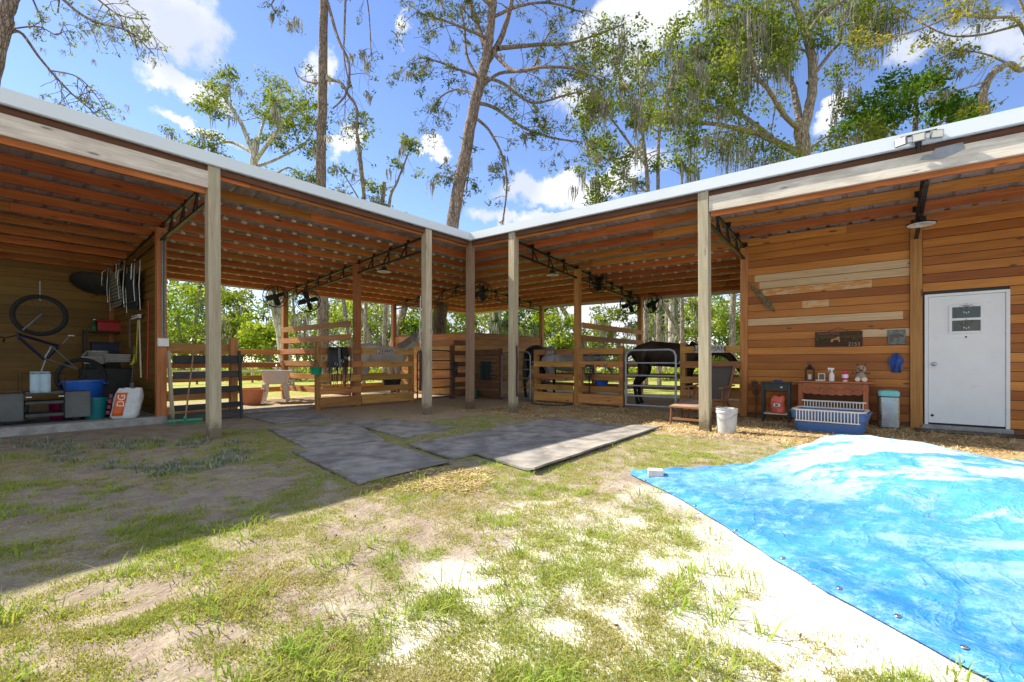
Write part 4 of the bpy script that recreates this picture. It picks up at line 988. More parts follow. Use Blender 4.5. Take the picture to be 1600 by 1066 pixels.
# metal gates
def gate(label, p0, p1, h, zs, mat, r_=.021, stays=0):
    p0 = Vector((*p0, 0)); p1 = Vector((*p1, 0)); U = (p1-p0).normalized(); L_ = (p1-p0).length
    t = thing('metal_gate', label, 'gate', p0, math.atan2(U.y, U.x), 'tubular metal gates')
    c = .13; pts = [(0, 0, .07), (0, 0, h-c), (c*.3, 0, h-c*.3), (c, 0, h), (L_-c, 0, h), (L_-c*.3, 0, h-c*.3), (L_, 0, h-c), (L_, 0, .07)]
    m = MB(); m.tube(pts, r_, 10); m.tube([(0, 0, .09), (L_, 0, .09)], r_, 8); m.build('gate_frame', mat, t)
    for z in zs:
        m = MB(); m.tube([(0, 0, z), (L_, 0, z)], r_*.8, 8); m.build('bar', mat, t)
    for z in (.3, h-.3):
        m = MB(); m.tube([(L_, 0, z), (L_+.08, 0, z), (L_+.08, 0, z+.05)], .012, 6); m.build('hinge', mat, t)
    return t
gate('dark tubular gate right of the grey horse, its bars rust brown', (-2.40, .45), (-2.40, 1.70), 1.38, [1.10, .85, .60, .36], M['rust'])
gate('grey tubular gate between the inner corner post and the small grey horse', (-1.14, 2.42), (-.14, 2.42), 1.34, [1.12, .86, .62, .38], M['galv'])
gate('large silver tubular gate with rounded corners in front of the dark horse', (2.60, 2.42), (3.74, 2.42), 1.33, [1.04, .76, .53, .30], plain('silver_tube', (.34, .40, .45), .4, .35, .1, 10), .024)
# white lattice behind the last stall
t = thing('lattice_panel', 'white diagonal lattice behind the stall with the white name sign', 'lattice', (3.9, 6.2, .55)); m = MB()
for i in range(16): m.bar((i*.09-.35, 0, 0), (i*.09+.35, 0, .75), .02, .006)
for i in range(16): m.bar((i*.09+.35, .007, 0), (i*.09-.35, .007, .75), .02, .006)
m.build('lattice', M['white'], t)
# ---------------------------------------------------------------- horses
def coat(name, a, b, legs=None):
    k = NT(name); p = k.objc(); n = k.noise(p, 2.2, 5, .6); c = k.mix(k.mr(n, .35, .7), a, b)
    if legs:
        sx = k.n('ShaderNodeSeparateXYZ'); k.put(sx.inputs[0], p); c = k.mix(k.mr(sx.outputs[2], .75, .5), c, legs)
    k.bump(k.noise(p, 90, 3), .15, .003)
    return k.fin(c, .55, spec=.3)
def horse(label, loc, rz, sc, mat, mane, neck=0.0, group=None):
    t = thing('horse', label, 'horse', loc, rz); t.scale = (sc,)*3
    N = []; E = []
    def nd(x, y, z, r, par=None, ry=None):
        N.append((x, y, z, r, ry or r)); 
        if par is not None: E.append((par, len(N)-1))
        return len(N)-1
    b0 = nd(-.15, 0, 1.16, .31, None, .30); b1 = nd(-.48, 0, 1.22, .30, b0, .29); b2 = nd(-.74, 0, 1.20, .21, b1, .2); b3 = nd(-.86, 0, 1.14, .10, b2)
    f1 = nd(.18, 0, 1.15, .31, b0, .30); f2 = nd(.46, 0, 1.17, .27, f1, .24); f3 = nd(.64, 0, 1.22, .21, f2, .17)
    d = neck
    n1 = nd(.82, 0, 1.40-d*.15, .165, f3, .12); n2 = nd(1.00, 0, 1.60-d*.4, .125, n1, .09); n3 = nd(1.14, 0, 1.78-d*.62, .105, n2, .085)
    h1 = nd(1.25, 0, 1.76-d*.7, .105, n3, .085); h2 = nd(1.40, 0, 1.60-d*.75, .078, h1, .065); h3 = nd(1.52, 0, 1.46-d*.8, .062, h2, .055); nd(1.57, 0, 1.40-d*.82, .045, h3)
    for s in (-1, 1):
        a = nd(-.60, s*.15, 1.0, .17, b1, .13); a = nd(-.52, s*.17, .80, .115, a, .09); a = nd(-.70, s*.16, .56, .062, a); a = nd(-.74, s*.155, .47, .05, a); a = nd(-.70, s*.155, .20, .036, a); a = nd(-.68, s*.155, .12, .042, a); nd(-.64, s*.155, .03, .052, a)
        a = nd(.42, s*.14, .95, .13, f2, .10); a = nd(.40, s*.16, .72, .075, a); a = nd(.43, s*.155, .46, .05, a); a = nd(.42, s*.155, .20, .034, a); a = nd(.44, s*.155, .12, .04, a); nd(.47, s*.155, .03, .052, a)
    me = bpy.data.meshes.new('body'); me.from_pydata([n[:3] for n in N], E, []); o = bpy.data.objects.new('body', me); COL.objects.link(o); o.parent = t
    md = o.modifiers.new('skin', 'SKIN'); md.use_smooth_shade = True
    lay = me.skin_vertices[0].data if me.skin_vertices else None
    if lay is None:
        bm = bmesh.new(); bm.from_mesh(me); bm.verts.layers.skin.verify(); bm.to_mesh(me); bm.free(); lay = me.skin_vertices[0].data
    for i, n in enumerate(N): lay[i].radius = (n[3], n[4]) if i else (n[3], n[4])
    lay[0].use_root = True
    o.modifiers.new('sub', 'SUBSURF').levels = 2; o.modifiers['sub'].render_levels = 2
    dg = bpy.context.evaluated_depsgraph_get(); m2 = bpy.data.meshes.new_from_object(o.evaluated_get(dg)); o.modifiers.clear(); o.data = m2; m2.materials.clear(); m2.materials.append(mat)
    m2.polygons.foreach_set('use_smooth', [True]*len(m2.polygons))
    r2 = random.Random(3)
    m = MB()
    for i in range(26):
        u = i/25; p = Vector((.52, 0, 1.44)).lerp(Vector((1.14, 0, 1.90-d*.6)), u); 
        p.z -= d*.12*math.sin(u*3.1)
        m.tube([p+Vector((-.03, 0, .01)), p+Vector((-.06, -.06, -.03)), p+Vector((-.07+r2.uniform(-.02, .02), -.12, -.18-r2.random()*.08))], [.022, .02, .006], 5)
    m.build('mane', mane, t)
    m = MB()
    for i in range(16): m.tube([(-.86, 0, 1.22), (-.98, r2.uniform(-.04, .04), 1.1), (-1.0+r2.uniform(-.03, .03), r2.uniform(-.07, .07), .8), (-.98+r2.uniform(-.04, .04), r2.uniform(-.07, .07), .40+r2.random()*.1)], [.03, .03, .028, .006], 5)
    m.build('tail', mane, t)
    for s in (-1, 1):
        m = MB(); m.tube([(1.17, s*.055, 1.85-d*.65), (1.18, s*.065, 1.93-d*.65), (1.19, s*.07, 1.99-d*.65)], [.035, .028, .004], 8); m.build('ear', mat, t)
        m = MB(); m.lathe([(0, -.02), (.02, 0), (0, .02)], (1.31, s*.082, 1.71-d*.72), 8); m.build('eye', M['black'], t)
    return t
MN = plain('black_mane', (.015, .013, .012), .6)
horse('pale grey horse with raised head standing behind the stall front with the painted name board', (-3.55, .12, 0), R(88), 1.06, coat('dun_coat', (.50, .47, .43), (.70, .67, .62), (.22, .20, .18)), plain('dun_mane', (.30, .28, .25), .7), 0.12)
horse('small mottled grey horse behind the stall front with the arched name sign', (.15, 3.75, 0), R(50), .90, coat('grey_coat', (.33, .33, .35), (.52, .52, .55), (.05, .05, .055)), plain('grey_mane', (.12, .12, .13), .7), .75)
horse('black horse seen from behind through the grey gate right of the inner corner', (-.66, 3.7, 0), R(98), 1.05, coat('black_coat', (.008, .008, .009), (.02, .019, .019)), MN, .8)
horse('dark brown horse standing sideways behind the large silver gate', (3.22, 3.45, 0), R(8), 1.06, coat('bay_coat', (.022, .012, .008), (.055, .03, .018), (.01, .008, .007)), MN, .95)
# ---------------------------------------------------------------- fans and lamps under the roof
def fan(label, loc, rz, tilt=0, first=[None]):
    if first[0] is not None: return copy_tree(first[0], loc, rz, label)
    t = thing('barn_fan', label, 'fan', loc, rz, 'black drum fans under the roof'); first[0] = t
    m = MB(); 
    ring = [(math.cos(a*.3142)*.30, -.09, math.sin(a*.3142)*.30) for a in range(21)]
    m.tube(ring, .012, 6); m.tube([(x, .09, z) for x, y, z in ring], .012, 6)
    for k in range(20): a = k*.3142; m.tube([(math.cos(a)*.30, -.09, math.sin(a)*.30), (math.cos(a)*.30, .09, math.sin(a)*.30)], .004, 4); m.tube([(math.cos(a)*.30, -.09, math.sin(a)*.30), (math.cos(a)*.05, -.11, math.sin(a)*.05)], .003, 4)
    for rr_ in (.22, .14): m.tube([(math.cos(a*.3142)*rr_, -.105, math.sin(a*.3142)*rr_) for a in range(21)], .003, 4)
    m.build('cage', M['steel'], t)
    for k in range(4):
        a = k*1.57+.3; m = MB(); U = Vector((math.cos(a), 0, math.sin(a))); V = Vector((-math.sin(a), .6, math.cos(a))).normalized()
        m.frame(U*.16, U, V, U.cross(V), .20, .15, .004); m.build('blade', M['black'], t)
    m = MB(); m.lathe([(0, -.08), (.06, -.06), (.07, 0), (.06, .10), (0, .12)], (0, 0, 0), 14, axis='Y'); m.build('motor', M['black'], t)
    m = MB(); m.tube([(0, .1, 0), (0, .16, .12), (0, .1, .34)], .016, 6); m.build('bracket', M['steel'], t)
    return t
def fp(px, py, Y): return at(px, py, Y)
fan('black fan left of the back post beside the pale leaning trunk', fp(430, 463, 12.6), R(40))
fan('black fan right of the back post beside the pale leaning trunk', fp(481, 470, 12.5), R(75))
fan('black fan left of the right wing back post', fp(984, 476, 14.2), R(20))
fan('black fan right of the right wing back post', fp(1020, 474, 14.0), R(-20))
fan('black fan under the roof just right of the inner corner post', fp(752, 457, 13.4), R(10))
fan('black fan by the truss right of the middle post of the right wing', fp(934, 440, 12.2), R(-30))
def lamp(label, loc, drop):
    t = thing('hanging_lamp', label, 'lamp', loc, 0, 'round lamps hung from the trusses')
    m = MB(); m.lathe([(0, .10), (.05, .10), (.06, .04), (.08, .03), (.165, .005), (.17, -.005), (.165, -.01)], n=28); m.build('lamp_housing', M['steel'], t)
    m = MB(); m.lathe([(.04, -.012), (.045, -.016), (.15, -.016), (.155, -.011)], n=28); m.build('lens', M['lens'], t)
    m = MB(); m.tube([(0, 0, .1), (0, 0, .1+drop)], .012, 6); m.build('hook', M['steel'], t)
    return t
lamp('round lamp hung near the middle post of the left wing', (-1.42, -1.27, 3.08), .12)
lamp('round lamp hung near the middle post of the right wing', (1.25, 1.42, 3.08), .12)
lamp('round lamp hung before the tack room post beside the white door', (7.58, 1.15, 2.97), .12)
t = thing('flood_light', 'three headed floodlight fixed to the white roof trim above the tack room', 'floodlight', (7.50, -.13, 3.68), 0)
for dx, a in ((-.15, -.45), (0, 0), (.15, .45)):
    m = MB(); m.box(-.06, .06, -.03, .0, -.045, .045); h_ = m.build('lamp_head', M['galv'], t, .004); h_.location = (dx, -.05+abs(dx)*.15, .0); h_.rotation_euler = (R(8), 0, a)
    m = MB(); m.box(-.05, .05, -.034, -.031, -.036, .036); m.build('lens', M['lens'], h_)
m = MB(); m.box(-.16, .16, -.03, -.0, .05, .065); m.box(-.03, .03, -.03, .02, -.08, .05); m.tube([(0, -.02, -.05), (0, 0, -.13)], .02, 8); m.build('bracket', M['steel'], t)
# ---------------------------------------------------------------- rubber mats on the ground
mlabs = ['small rubber mat at the back, nearest the walkway with the orange tub', 'rubber mat behind the frontmost left one', 'rubber mat nearest the pale post with the lead rope',
         'frontmost left rubber mat with a raised black edge, lying in the shade', 'long rubber mat in the middle running towards the stalls', 'long rubber mat half in sun with a curled front edge']
for i, q in enumerate(MATS):
    c = sum((Vector(p) for p in q), Vector())/4; m = MB()
    poly = [Vector(p) for p in q]; z0 = .012 if i in (3, 5) else .006
    def P(u, v): return (poly[0].lerp(poly[1], u)).lerp(poly[3].lerp(poly[2], u), v)
    nu = 14; nv = 14; top = []
    for a in range(nu+1):
        for b_ in range(nv+1):
            p = P(a/nu, b_/nv)-c; e = max(0, b_/nv-.8)*5 if i in (3, 5) else 0
            wv = mnoise.noise(p*1.3+Vector((i*5, 0, 0)))*.012
            top.append((p.x, p.y, z0+.022+wv+.035*e**2*(a/nu if i == 3 else 1-a/nu)))
    k = len(top); vs = top+[(x, y, max(-.01, z-.022)) for x, y, z in top]
    fs = [(a*(nv+1)+b_, (a+1)*(nv+1)+b_, (a+1)*(nv+1)+b_+1, a*(nv+1)+b_+1) for a in range(nu) for b_ in range(nv)]
    fs = fs+[tuple(k+j for j in f[::-1]) for f in fs]
    def sd(a, b_): fs.append((a, b_, b_+k, a+k))
    for a in range(nu): sd(a*(nv+1), (a+1)*(nv+1)); sd((a+1)*(nv+1)+nv, a*(nv+1)+nv)
    for b_ in range(nv): sd(b_+1, b_); sd(nu*(nv+1)+b_, nu*(nv+1)+b_+1)
    m._add(vs, fs, None, .5, False); o = m.build('rubber_mat', M['mat']); o.location = c; tag(o, mlabs[i], 'mat', 'rubber mats on the ground')
# ---------------------------------------------------------------- tarpaulin over the sand heap
def m_tarp():
    k = NT('blue_tarpaulin'); p = k.pos(); n = k.noise(p, 1.1, 5, .6, .3); n2 = k.noise(p, 9, 7, .75)
    ax = k.mapv(p, (.55, 3.2, 1)); n_ = k.n('ShaderNodeMapping'); k.put(n_.inputs[0], p); n_.inputs['Rotation'].default_value = (0, 0, R(-35)); n_.inputs['Scale'].default_value = (.9, 2.6, 1)
    st = k.noise(n_.outputs[0], 1.05, 8, .62, .5)
    c = k.mix(k.mr(n, .3, .7), (.02, .17, .60), (.05, .29, .76)); c = k.mix(k.mr(n2, .4, .75, 0, .5), c, (.17, .47, .84))
    sx = k.n('ShaderNodeSeparateXYZ'); k.put(sx.inputs[0], p); zone = k.mr(sx.outputs[2], .08, .36, .10, 1)
    c = k.mix(k.math('MULTIPLY', k.math('SUBTRACT', zone, .1), .55), c, (.09, .38, .72))
    wear_glare = k.mr(k.math('ADD', k.math('MULTIPLY', st, .8), k.math('MULTIPLY', n2, .22)), .49, .56)
    c = k.mix(k.math('MULTIPLY', wear_glare, k.math('MULTIPLY', zone, .78)), c, (.56, .70, .79))  # worn streaks with sun glare painted in, stronger towards the top
    c = k.mix(k.math('MULTIPLY', k.mr(n2, .5, .62), .16), c, (.40, .52, .62))
    d = k.mr(k.noise(p, 2.6, 6, .7), .60, .74, 0, .45); c = k.mix(d, c, (.42, .28, .20))
    cr = k.vor(k.mapv(p, (1.2, 1.9, 1)), 2.6, 'DISTANCE_TO_EDGE'); cr2 = k.noise(n_.outputs[0], 4, 6, .7, .5)
    wv = k.n('ShaderNodeTexWave'); wv.inputs['Scale'].default_value = 90; k.put(wv.inputs['Vector'], p)
    rd = k.math('ABSOLUTE', k.math('SUBTRACT', cr2, .5)); rd2 = k.math('ABSOLUTE', k.math('SUBTRACT', k.noise(p, 3.3, 4, .5, 1.0), .5)); k.bump(k.math('ADD', k.math('MULTIPLY', k.mr(rd, 0, .06, 1, 0), .35), k.math('ADD', k.math('MULTIPLY', k.mr(rd2, 0, .035, 1, 0), .3), k.math('MULTIPLY', n2, .5))), .5, .035)
    return k.fin(c, k.mr(n2, .3, .7, .38, .6), spec=.4)
M['tarp'] = m_tarp()
FR = [(1.10, 4.28), (1.30, 3.45), (1.37, 2.95), (1.385, 2.47), (1.43, 2.08), (1.50, 1.83), (1.55, 1.62), (1.62, 1.40), (1.75, 1.15), (2.05, .85), (2.6, .5), (3.6, .2)]
BK_ = [(1.16, 4.36), (1.5, 4.44), (2.0, 4.43), (2.47, 4.5), (2.9, 4.75), (3.3, 4.93), (3.8, 5.0), (4.4, 5.0), (5.0, 4.9), (5.6, 4.7), (6.2, 4.3), (6.8, 3.8)]
def pl(P, u):
    s = u*(len(P)-1); i = min(int(s), len(P)-2); f = s-i; return (P[i][0]+(P[i+1][0]-P[i][0])*f, P[i][1]+(P[i+1][1]-P[i][1])*f)
def segd(x, y, P):
    best = 9
    for i in range(len(P)-1):
        ax, ay = P[i]; bx, by = P[i+1]; dx, dy = bx-ax, by-ay; t_ = max(0, min(1, ((x-ax)*dx+(y-ay)*dy)/(dx*dx+dy*dy))); best = min(best, math.hypot(x-ax-t_*dx, y-ay-t_*dy))
    return best
base = cw(3.1, 3.2)
def tarp(u, v):
    a = pl(FR, u); b_ = pl(BK_, u); X = a[0]+(b_[0]-a[0])*v; Y = a[1]+(b_[1]-a[1])*v
    e = min(segd(X, Y, FR), segd(X, Y, BK_)); s = min(1, e/1.15); s = s*s*(3-2*s)
    # the heap crests at X~3 and its crest runs off to the right
    cr = math.exp(-((max(0, 3.0-X))/.95)**2)
    cy = 3.78-.42*max(0, X-3.0); ry = math.exp(-(max(0, Y-cy)/1.0)**2)*math.exp(-(max(0, cy-Y)/2.3)**2)
    hx = max(0, min(1, (X-3.05)/1.0)); z = .02+.385*(1-.46*hx*hx*(3-2*hx))*cr*ry*min(1, e/.5)+.02*s
    w = cw(X, Y)
    ed = min(1, e/.25)
    fold = .030*mnoise.noise(Vector((w.x*1.1+w.y*2.2, w.y*.5, 2)))+.012*mnoise.noise(Vector((w.x*5+w.y*2, w.y*4, 4)))
    q_ = w.x*.92-w.y*.38; z += fold*(.35+ed)+.012+.016*ed*(1-abs(math.sin(q_*3.3+.6*math.sin(w.y*1.7))))**4*min(1, e)
    if e < .22: z += .022*abs(mnoise.noise(Vector((w.x*4, w.y*4, 1))))*(1-e/.22)+.004
    if v > .93 and u < .3: z += .09*abs(mnoise.noise(Vector((w.x*5, w.y*5, 6))))*(v-.93)/.07+.01
    z *= min(1, .3+e/.12)
    w.z = max(z, .007)+gz(w.x, w.y)*.6; return w-base
m = MB(); m.grid(tarp, 170, 90, .5); o = m.build('tarpaulin', M['tarp'], solid=.004); o.location = base; tag(o, 'blue tarpaulin spread over a heap of sand in the right foreground', 'tarpaulin')
for i in range(9):
    u = .03+i*.09; v = .022; q = tarp(u, v); q2 = tarp(u+.01, v); g_ = MB(); g_.lathe([(.005, 0), (.006, .002), (.011, .003), (.013, 0)], (0, 0, 0), 14)
    g_ = g_.build('grommet', M['chrome'], o); g_.location = q+Vector((0, 0, .005))
m = MB(); m.box(-.065, .065, -.05, .05, 0, .062); o = m.build('brick', plain('pale_brick', (.62, .56, .49), .85, 0, .15, 20, bump=.4), None, .006); p = gr(1024, 752); o.location = (p.x, p.y, .045); o.rotation_euler = (0, 0, R(25)); tag(o, 'pale brick weighing down the left tip of the tarpaulin', 'brick')
# ---------------------------------------------------------------- along the tack room wall
WF = MID-.05
M['iron'] = plain('dark_iron', (.03, .03, .028), .6, .3, .3)
# console table
a = pln_y(1250, 600, 2.12); b_ = pln_y(1352, 600, 2.12); tx0, tx1 = a.x, b_.x; TZ = .735
t = thing('console_table', 'reddish wooden console table with a carved scalloped apron against the board wall', 'table', ((tx0+tx1)/2, 2.28, 0)); hw = (tx1-tx0)/2
m = MB(); m.box(-hw-.10, hw+.10, -.21, .19, TZ-.03, TZ); m.build('table_top', M['furn'], t, .006)
for sx in (-1, 1):
    for sy in (-.15, .14):
        m = MB(); m.box(sx*hw-.035, sx*hw+.035, sy-.03, sy+.03, 0, TZ-.032); m.build('leg', M['furn'], t, .006)
pts = [(-hw+.036, TZ-.035)]; n = 28
for i in range(n+1): u = i/n; pts.append((-hw+.036+u*(2*hw-.072), TZ-.20-.022*abs(math.sin(u*math.pi*7))-.02*math.sin(u*math.pi)))
pts.append((hw-.036, TZ-.035)); m = MB(); m.prism(pts[::-1], .02, (0, -.158, 0), (1, 0, 0), (0, 0, 1))
ap = m.build('apron', M['furn'], t)
m = MB()
for k in range(-3, 4):
    x = k*hw*.27; m.tube([(x-.09, -.182, TZ-.13), (x-.04, -.182, TZ-.09), (x+.02, -.182, TZ-.12), (x+.07, -.182, TZ-.16), (x+.1, -.182, TZ-.12)], .009, 6)
m.tube([(-hw+.05, -.182, TZ-.055), (hw-.05, -.182, TZ-.055)], .007, 6); m.build('carving', M['furn'], ap)
m = MB(); m.box(-hw+.05, hw-.05, .15, .16, .1, TZ-.04); m.build('back_panel', M['brownboard'], t)
# things on the table
def tp(px, y=2.2): return pln_y(px, 600, y).x
t = thing('lantern', 'black metal lantern with a candle inside on the left of the console table', 'lantern', (tp(1264), 2.26, TZ)); m = MB()
m.box(-.065, .065, -.065, .065, 0, .02); m.box(-.065, .065, -.065, .065, .19, .205)
for sx in (-1, 1):
    for sy in (-1, 1): m.box(sx*.06-.006, sx*.06+.006, sy*.06-.006, sy*.06+.006, .02, .19)
m.build('frame', M['iron'], t); m = MB(); m.lathe([(.085, .205), (.05, .24), (.03, .25), (.03, .28), (.0, .29)], n=4, a0=.785); m.tube([(-.03, 0, .27), (-.03, 0, .31), (0, 0, .33), (.03, 0, .31), (.03, 0, .27)], .004, 6); m.build('lantern_roof', M['iron'], t)
m = MB(); m.lathe([(0, .02), (.03, .02), (.03, .11), (0, .11)], n=14); m.build('candle', M['pale'], t)
t = thing('picture_frame', 'small pale tilted frame between the lantern and the spray bottle', 'frame', (tp(1283), 2.2, TZ+.002), R(15)); m = MB()
m.box(-.05, -.038, -.01, .01, 0, .13); m.box(.038, .05, -.01, .01, 0, .13); m.box(-.038, .038, -.01, .01, .118, .13); m.box(-.09, .05, -.03, .03, 0, .02); m.build('frame', M['pale'], t); m = MB(); m.box(-.038, .038, -.004, .004, .02, .118); m.build('pane', M['glass'], t)
t = thing('spray_bottle', 'white spray bottle in the middle of the console table', 'bottle', (tp(1299), 2.18, TZ)); m = MB()
m.lathe([(0, 0), (.038, 0), (.040, .02), (.040, .10), (.030, .135), (.014, .155), (.013, .175)], n=18); m.build('bottle', M['white'], t)
m = MB(); m.lathe([(.017, .17), (.017, .195), (.012, .2)], n=12); m.bar((-.055, 0, .215), (.035, 0, .21), .022, .03); m.tube([(-.03, 0, .205), (-.042, 0, .18), (-.04, 0, .165)], .006, 6); m.build('trigger', M['white'], t)
PK = plain('pink_plastic', (.75, .03, .15), .35, 0, .08)
t = thing('pink_jar', 'bright pink canister with a white label right of the spray bottle', 'jar', (tp(1320), 2.18, TZ)); m = MB()
m.lathe([(.04, .025), (.045, .04), (.045, .13), (.035, .145)], n=20); m.build('jar', PK, t); m = MB(); m.lathe([(0, 0), (.035, 0), (.035, .025)], n=18); m.lathe([(.0461, .06), (.0461, .12)], n=20, a0=0); m.build('label', M['white'], t)
m = MB(); m.lathe([(.036, .143), (.030, .16), (.0, .165)], n=18); m.tube([(-.03, 0, .15), (-.03, 0, .175), (.03, 0, .175), (.03, 0, .15)], .006, 6); m.build('lid', PK, t)
FG = plain('driftwood', (.42, .33, .24), .8, 0, .4, 30); FD = plain('dark_driftwood', (.16, .09, .06), .8, 0, .4, 30)
t = thing('figurine', 'rustic twig animal figure with pointed ears sitting on the right of the console table', 'figurine', (tp(1345), 2.2, TZ)); m = MB()
m.lathe([(0, .03), (.06, .03), (.075, .07), (.06, .13), (.03, .16)], n=14); m.lathe([(0, .14), (.055, .16), (.07, .20), (.06, .25), (.02, .275), (0, .28)], (0, -.01, 0), 14); m.build('body', FG, t)
for sx in (-1, 1):
    m = MB(); m.tube([(sx*.04, 0, .26), (sx*.055, 0, .29), (sx*.065, 0, .315)], [.02, .014, .003], 7); m.build('ear', FD, t)
    m = MB(); m.tube([(sx*.05, -.02, .15), (sx*.10, -.05, .13), (sx*.12, -.06, .16)], [.016, .013, .01], 7); m.build('arm', FD, t)
    m = MB(); m.lathe([(0, -.05), (.035, -.05), (.04, -.02), (.03, .05)], (sx*.045, -.04, .04), 12, axis='Y'); m.build('foot', M['pale'], t)
    m = MB(); m.lathe([(0, -.012), (.014, -.006), (.016, 0)], (sx*.028, -.066, .225), 10, axis='Y'); m.build('eye', FD, t)
m = MB(); m.lathe([(0, -.02), (.03, -.01), (.035, 0)], (0, -.07, .19), 10, axis='Y', sx=1, sy=.6); m.build('mouth', plain('red_brown', (.25, .05, .03), .7), t)
# black side table
p = pln_y(1212, 600, 1.95)
t = thing('side_table', 'small black side table with a white drawer knob left of the console table', 'table', (p.x, 1.98, 0), R(4)); BL = plain('black_paint', (.012, .016, .018), .4)
m = MB(); m.box(-.23, .23, -.17, .17, .685, .71); m.build('table_top', BL, t, .004)
for sx in (-1, 1):
    for sy in (-1, 1): m = MB(); m.box(sx*.20-.018, sx*.20+.018, sy*.14-.018, sy*.14+.018, 0, .684); m.build('leg', BL, t, .003)
m = MB(); m.box(-.18, .18, -.13, .13, .56, .684); dr = m.build('drawer', BL, t, .003); m = MB(); m.lathe([(0, -.03), (.014, -.026), (.016, -.015), (.008, 0)], (.09, -.13, .62), 10, axis='Y'); m.build('knob', M['white'], dr)
m = MB(); m.box(-.19, .19, -.13, .13, .14, .155); m.build('shelf', M['pale'], t)
o = MB().lathe([(0, 0), (.06, 0), (.07, .03), (.06, .035)], n=14).build('blue_bowl', plain('blue_paint', (.05, .08, .25), .5)); o.location = (p.x+.03, 1.95, .71); tag(o, 'flat blue dish on the black side table', 'dish')
def sack(name, label, loc, rz, w, d, h, mat, cat='bag', lean=0.0, seed=1, group=None):
    t = thing(name, label, cat, loc, rz, group)
    def fn(u, v):
        a = u*2*math.pi; k = (1-.35*max(0, v-.75)*4*.6)*(1-.18*(max(0, .08-v)/.08)); pinch = 1-max(0, v-.8)*2.6
        x = w/2*k*math.copysign(abs(math.cos(a))**.55, math.cos(a)); y = d/2*k*max(.12, pinch)*math.copysign(abs(math.sin(a))**.7, math.sin(a))
        q = mnoise.noise(Vector((x*9+seed, y*9, v*h*9)))*.018
        return (x*(1+q*2)+lean*v*h+q, y+q, v*h+(mnoise.noise(Vector((x*14, seed, 1)))*.03 if v > .9 else 0))
    m = MB(); m.grid(fn, 40, 18, .5); b = len(m.v); m.f.append(tuple(i*19 for i in range(40))[::-1]); m.sm.append(True); m.mi.append(0); m.f.append(tuple(i*19+18 for i in range(40))); m.sm.append(True); m.mi.append(0)
    m.build('sack', mat, t); return t
BT0 = plain('ink_blue', (.03, .05, .15), .6)
t = sack('red_bag', 'salmon red bag with dark print under the black side table', (p.x+.03, 1.93, .16), 0, .22, .14, .30, plain('red_bag', (.70, .14, .08), .5, 0, .3, 8), seed=4)
m = MB(); m.box(-.05, .05, -.086, -.080, .12, .17); m.build('print', M['white'], t); m = MB(); m.box(-.03, .02, -.089, -.0865, .13, .16); m.build('print', BT0, t)
# pet carrier base
q0 = gr(1247, 673); q1 = gr(1326, 680); q2 = gr(1222, 660)
U = (q1-q0); Lc = .98; ang = math.atan2(U.y, U.x)
CB = plain('carrier_blue', (.07, .17, .42), .45, 0, .08, 3)
c0 = q0+Vector((math.cos(ang), math.sin(ang), 0))*.37+Vector((-math.sin(ang), math.cos(ang), 0))*.24
t = thing('pet_carrier', 'lower half of a blue pet carrier with a cream grille rim', 'pet carrier', c0, ang)
def ring(L_, Wd, r_, z, n=6):
    out = []
    for cx_, cy_, a0 in ((1, 1, 0), (-1, 1, 90), (-1, -1, 180), (1, -1, 270)):
        for k in range(n+1): a = R(a0+90*k/n); out.append(Vector((cx_*(L_/2-r_)+math.cos(a)*r_, cy_*(Wd/2-r_)+math.sin(a)*r_, z)))
    return out
def loft(m, rings, cap0=True, cap1=False):
    n = len(rings[0]); vs = [v for r_ in rings for v in r_]
    fs = [(i*n+k, i*n+(k+1) % n, (i+1)*n+(k+1) % n, (i+1)*n+k) for i in range(len(rings)-1) for k in range(n)]
    if cap0: fs.append(tuple(range(n))[::-1])
    if cap1: fs.append(tuple((len(rings)-1)*n+k for k in range(n)))
    m._add(vs, fs, None, .5, True)
m = MB(); loft(m, [ring(.80, .46, .08, 0), ring(.84, .50, .09, .03), ring(.90, .54, .10, .20), ring(.93, .56, .10, .205), ring(.97, .58, .10, .30), ring(1.0, .60, .10, .305), ring(1.0, .60, .10, .32), ring(.96, .56, .10, .32), ring(.94, .54, .10, .29), ring(.84, .48, .09, .02)])
m.build('tray', CB, t)
CR = plain('carrier_cream', (.74, .70, .62), .5, 0, .08)
m = MB(); loft(m, [ring(.93, .61, .10, .325), ring(.93, .61, .10, .345), ring(.86, .54, .09, .345), ring(.86, .54, .09, .325)], False); 
for s in (-1, 1):
    for k in range(20):
        x = -.38+k*.04; m.box(x-.006, x+.006, s*.298-.006, s*.298+.006, .18, .33)
    m.box(-.40, .40, s*.300-.006, s*.300+.006, .165, .18)
for s in (1,):
    for k in range(20): x = -.38+k*.04; m.box(x-.006, x+.006, s*.27-.004, s*.27+.004, .345, .43)
    m.box(-.42, .42, s*.27-.01, s*.27+.01, .43, .45)
m.build('grille', CR, t)
# trash can
p = gr(1388, 669)
t = thing('trash_can', 'narrow stainless steel trash can with a teal lid against the board wall', 'trash can', p, R(4))
m = MB(); loft(m, [ring(.27, .24, .05, .02), ring(.27, .24, .05, .50)], True, True); m.build('bin_body', M['chrome'], t)
m = MB(); loft(m, [ring(.275, .245, .05, 0), ring(.275, .245, .05, .028)], True, True); m.build('bin_base', M['black'], t)
m = MB(); loft(m, [ring(.275, .245, .05, .502), ring(.28, .25, .05, .515)], True, True); m.build('rim', M['black'], t)
m = MB(); loft(m, [ring(.27, .24, .05, .516), ring(.275, .245, .06, .58), ring(.25, .23, .06, .60), ring(.12, .1, .04, .615)], True, True); m.build('lid', plain('teal_plastic', (.18, .58, .58), .4, 0, .08), t)
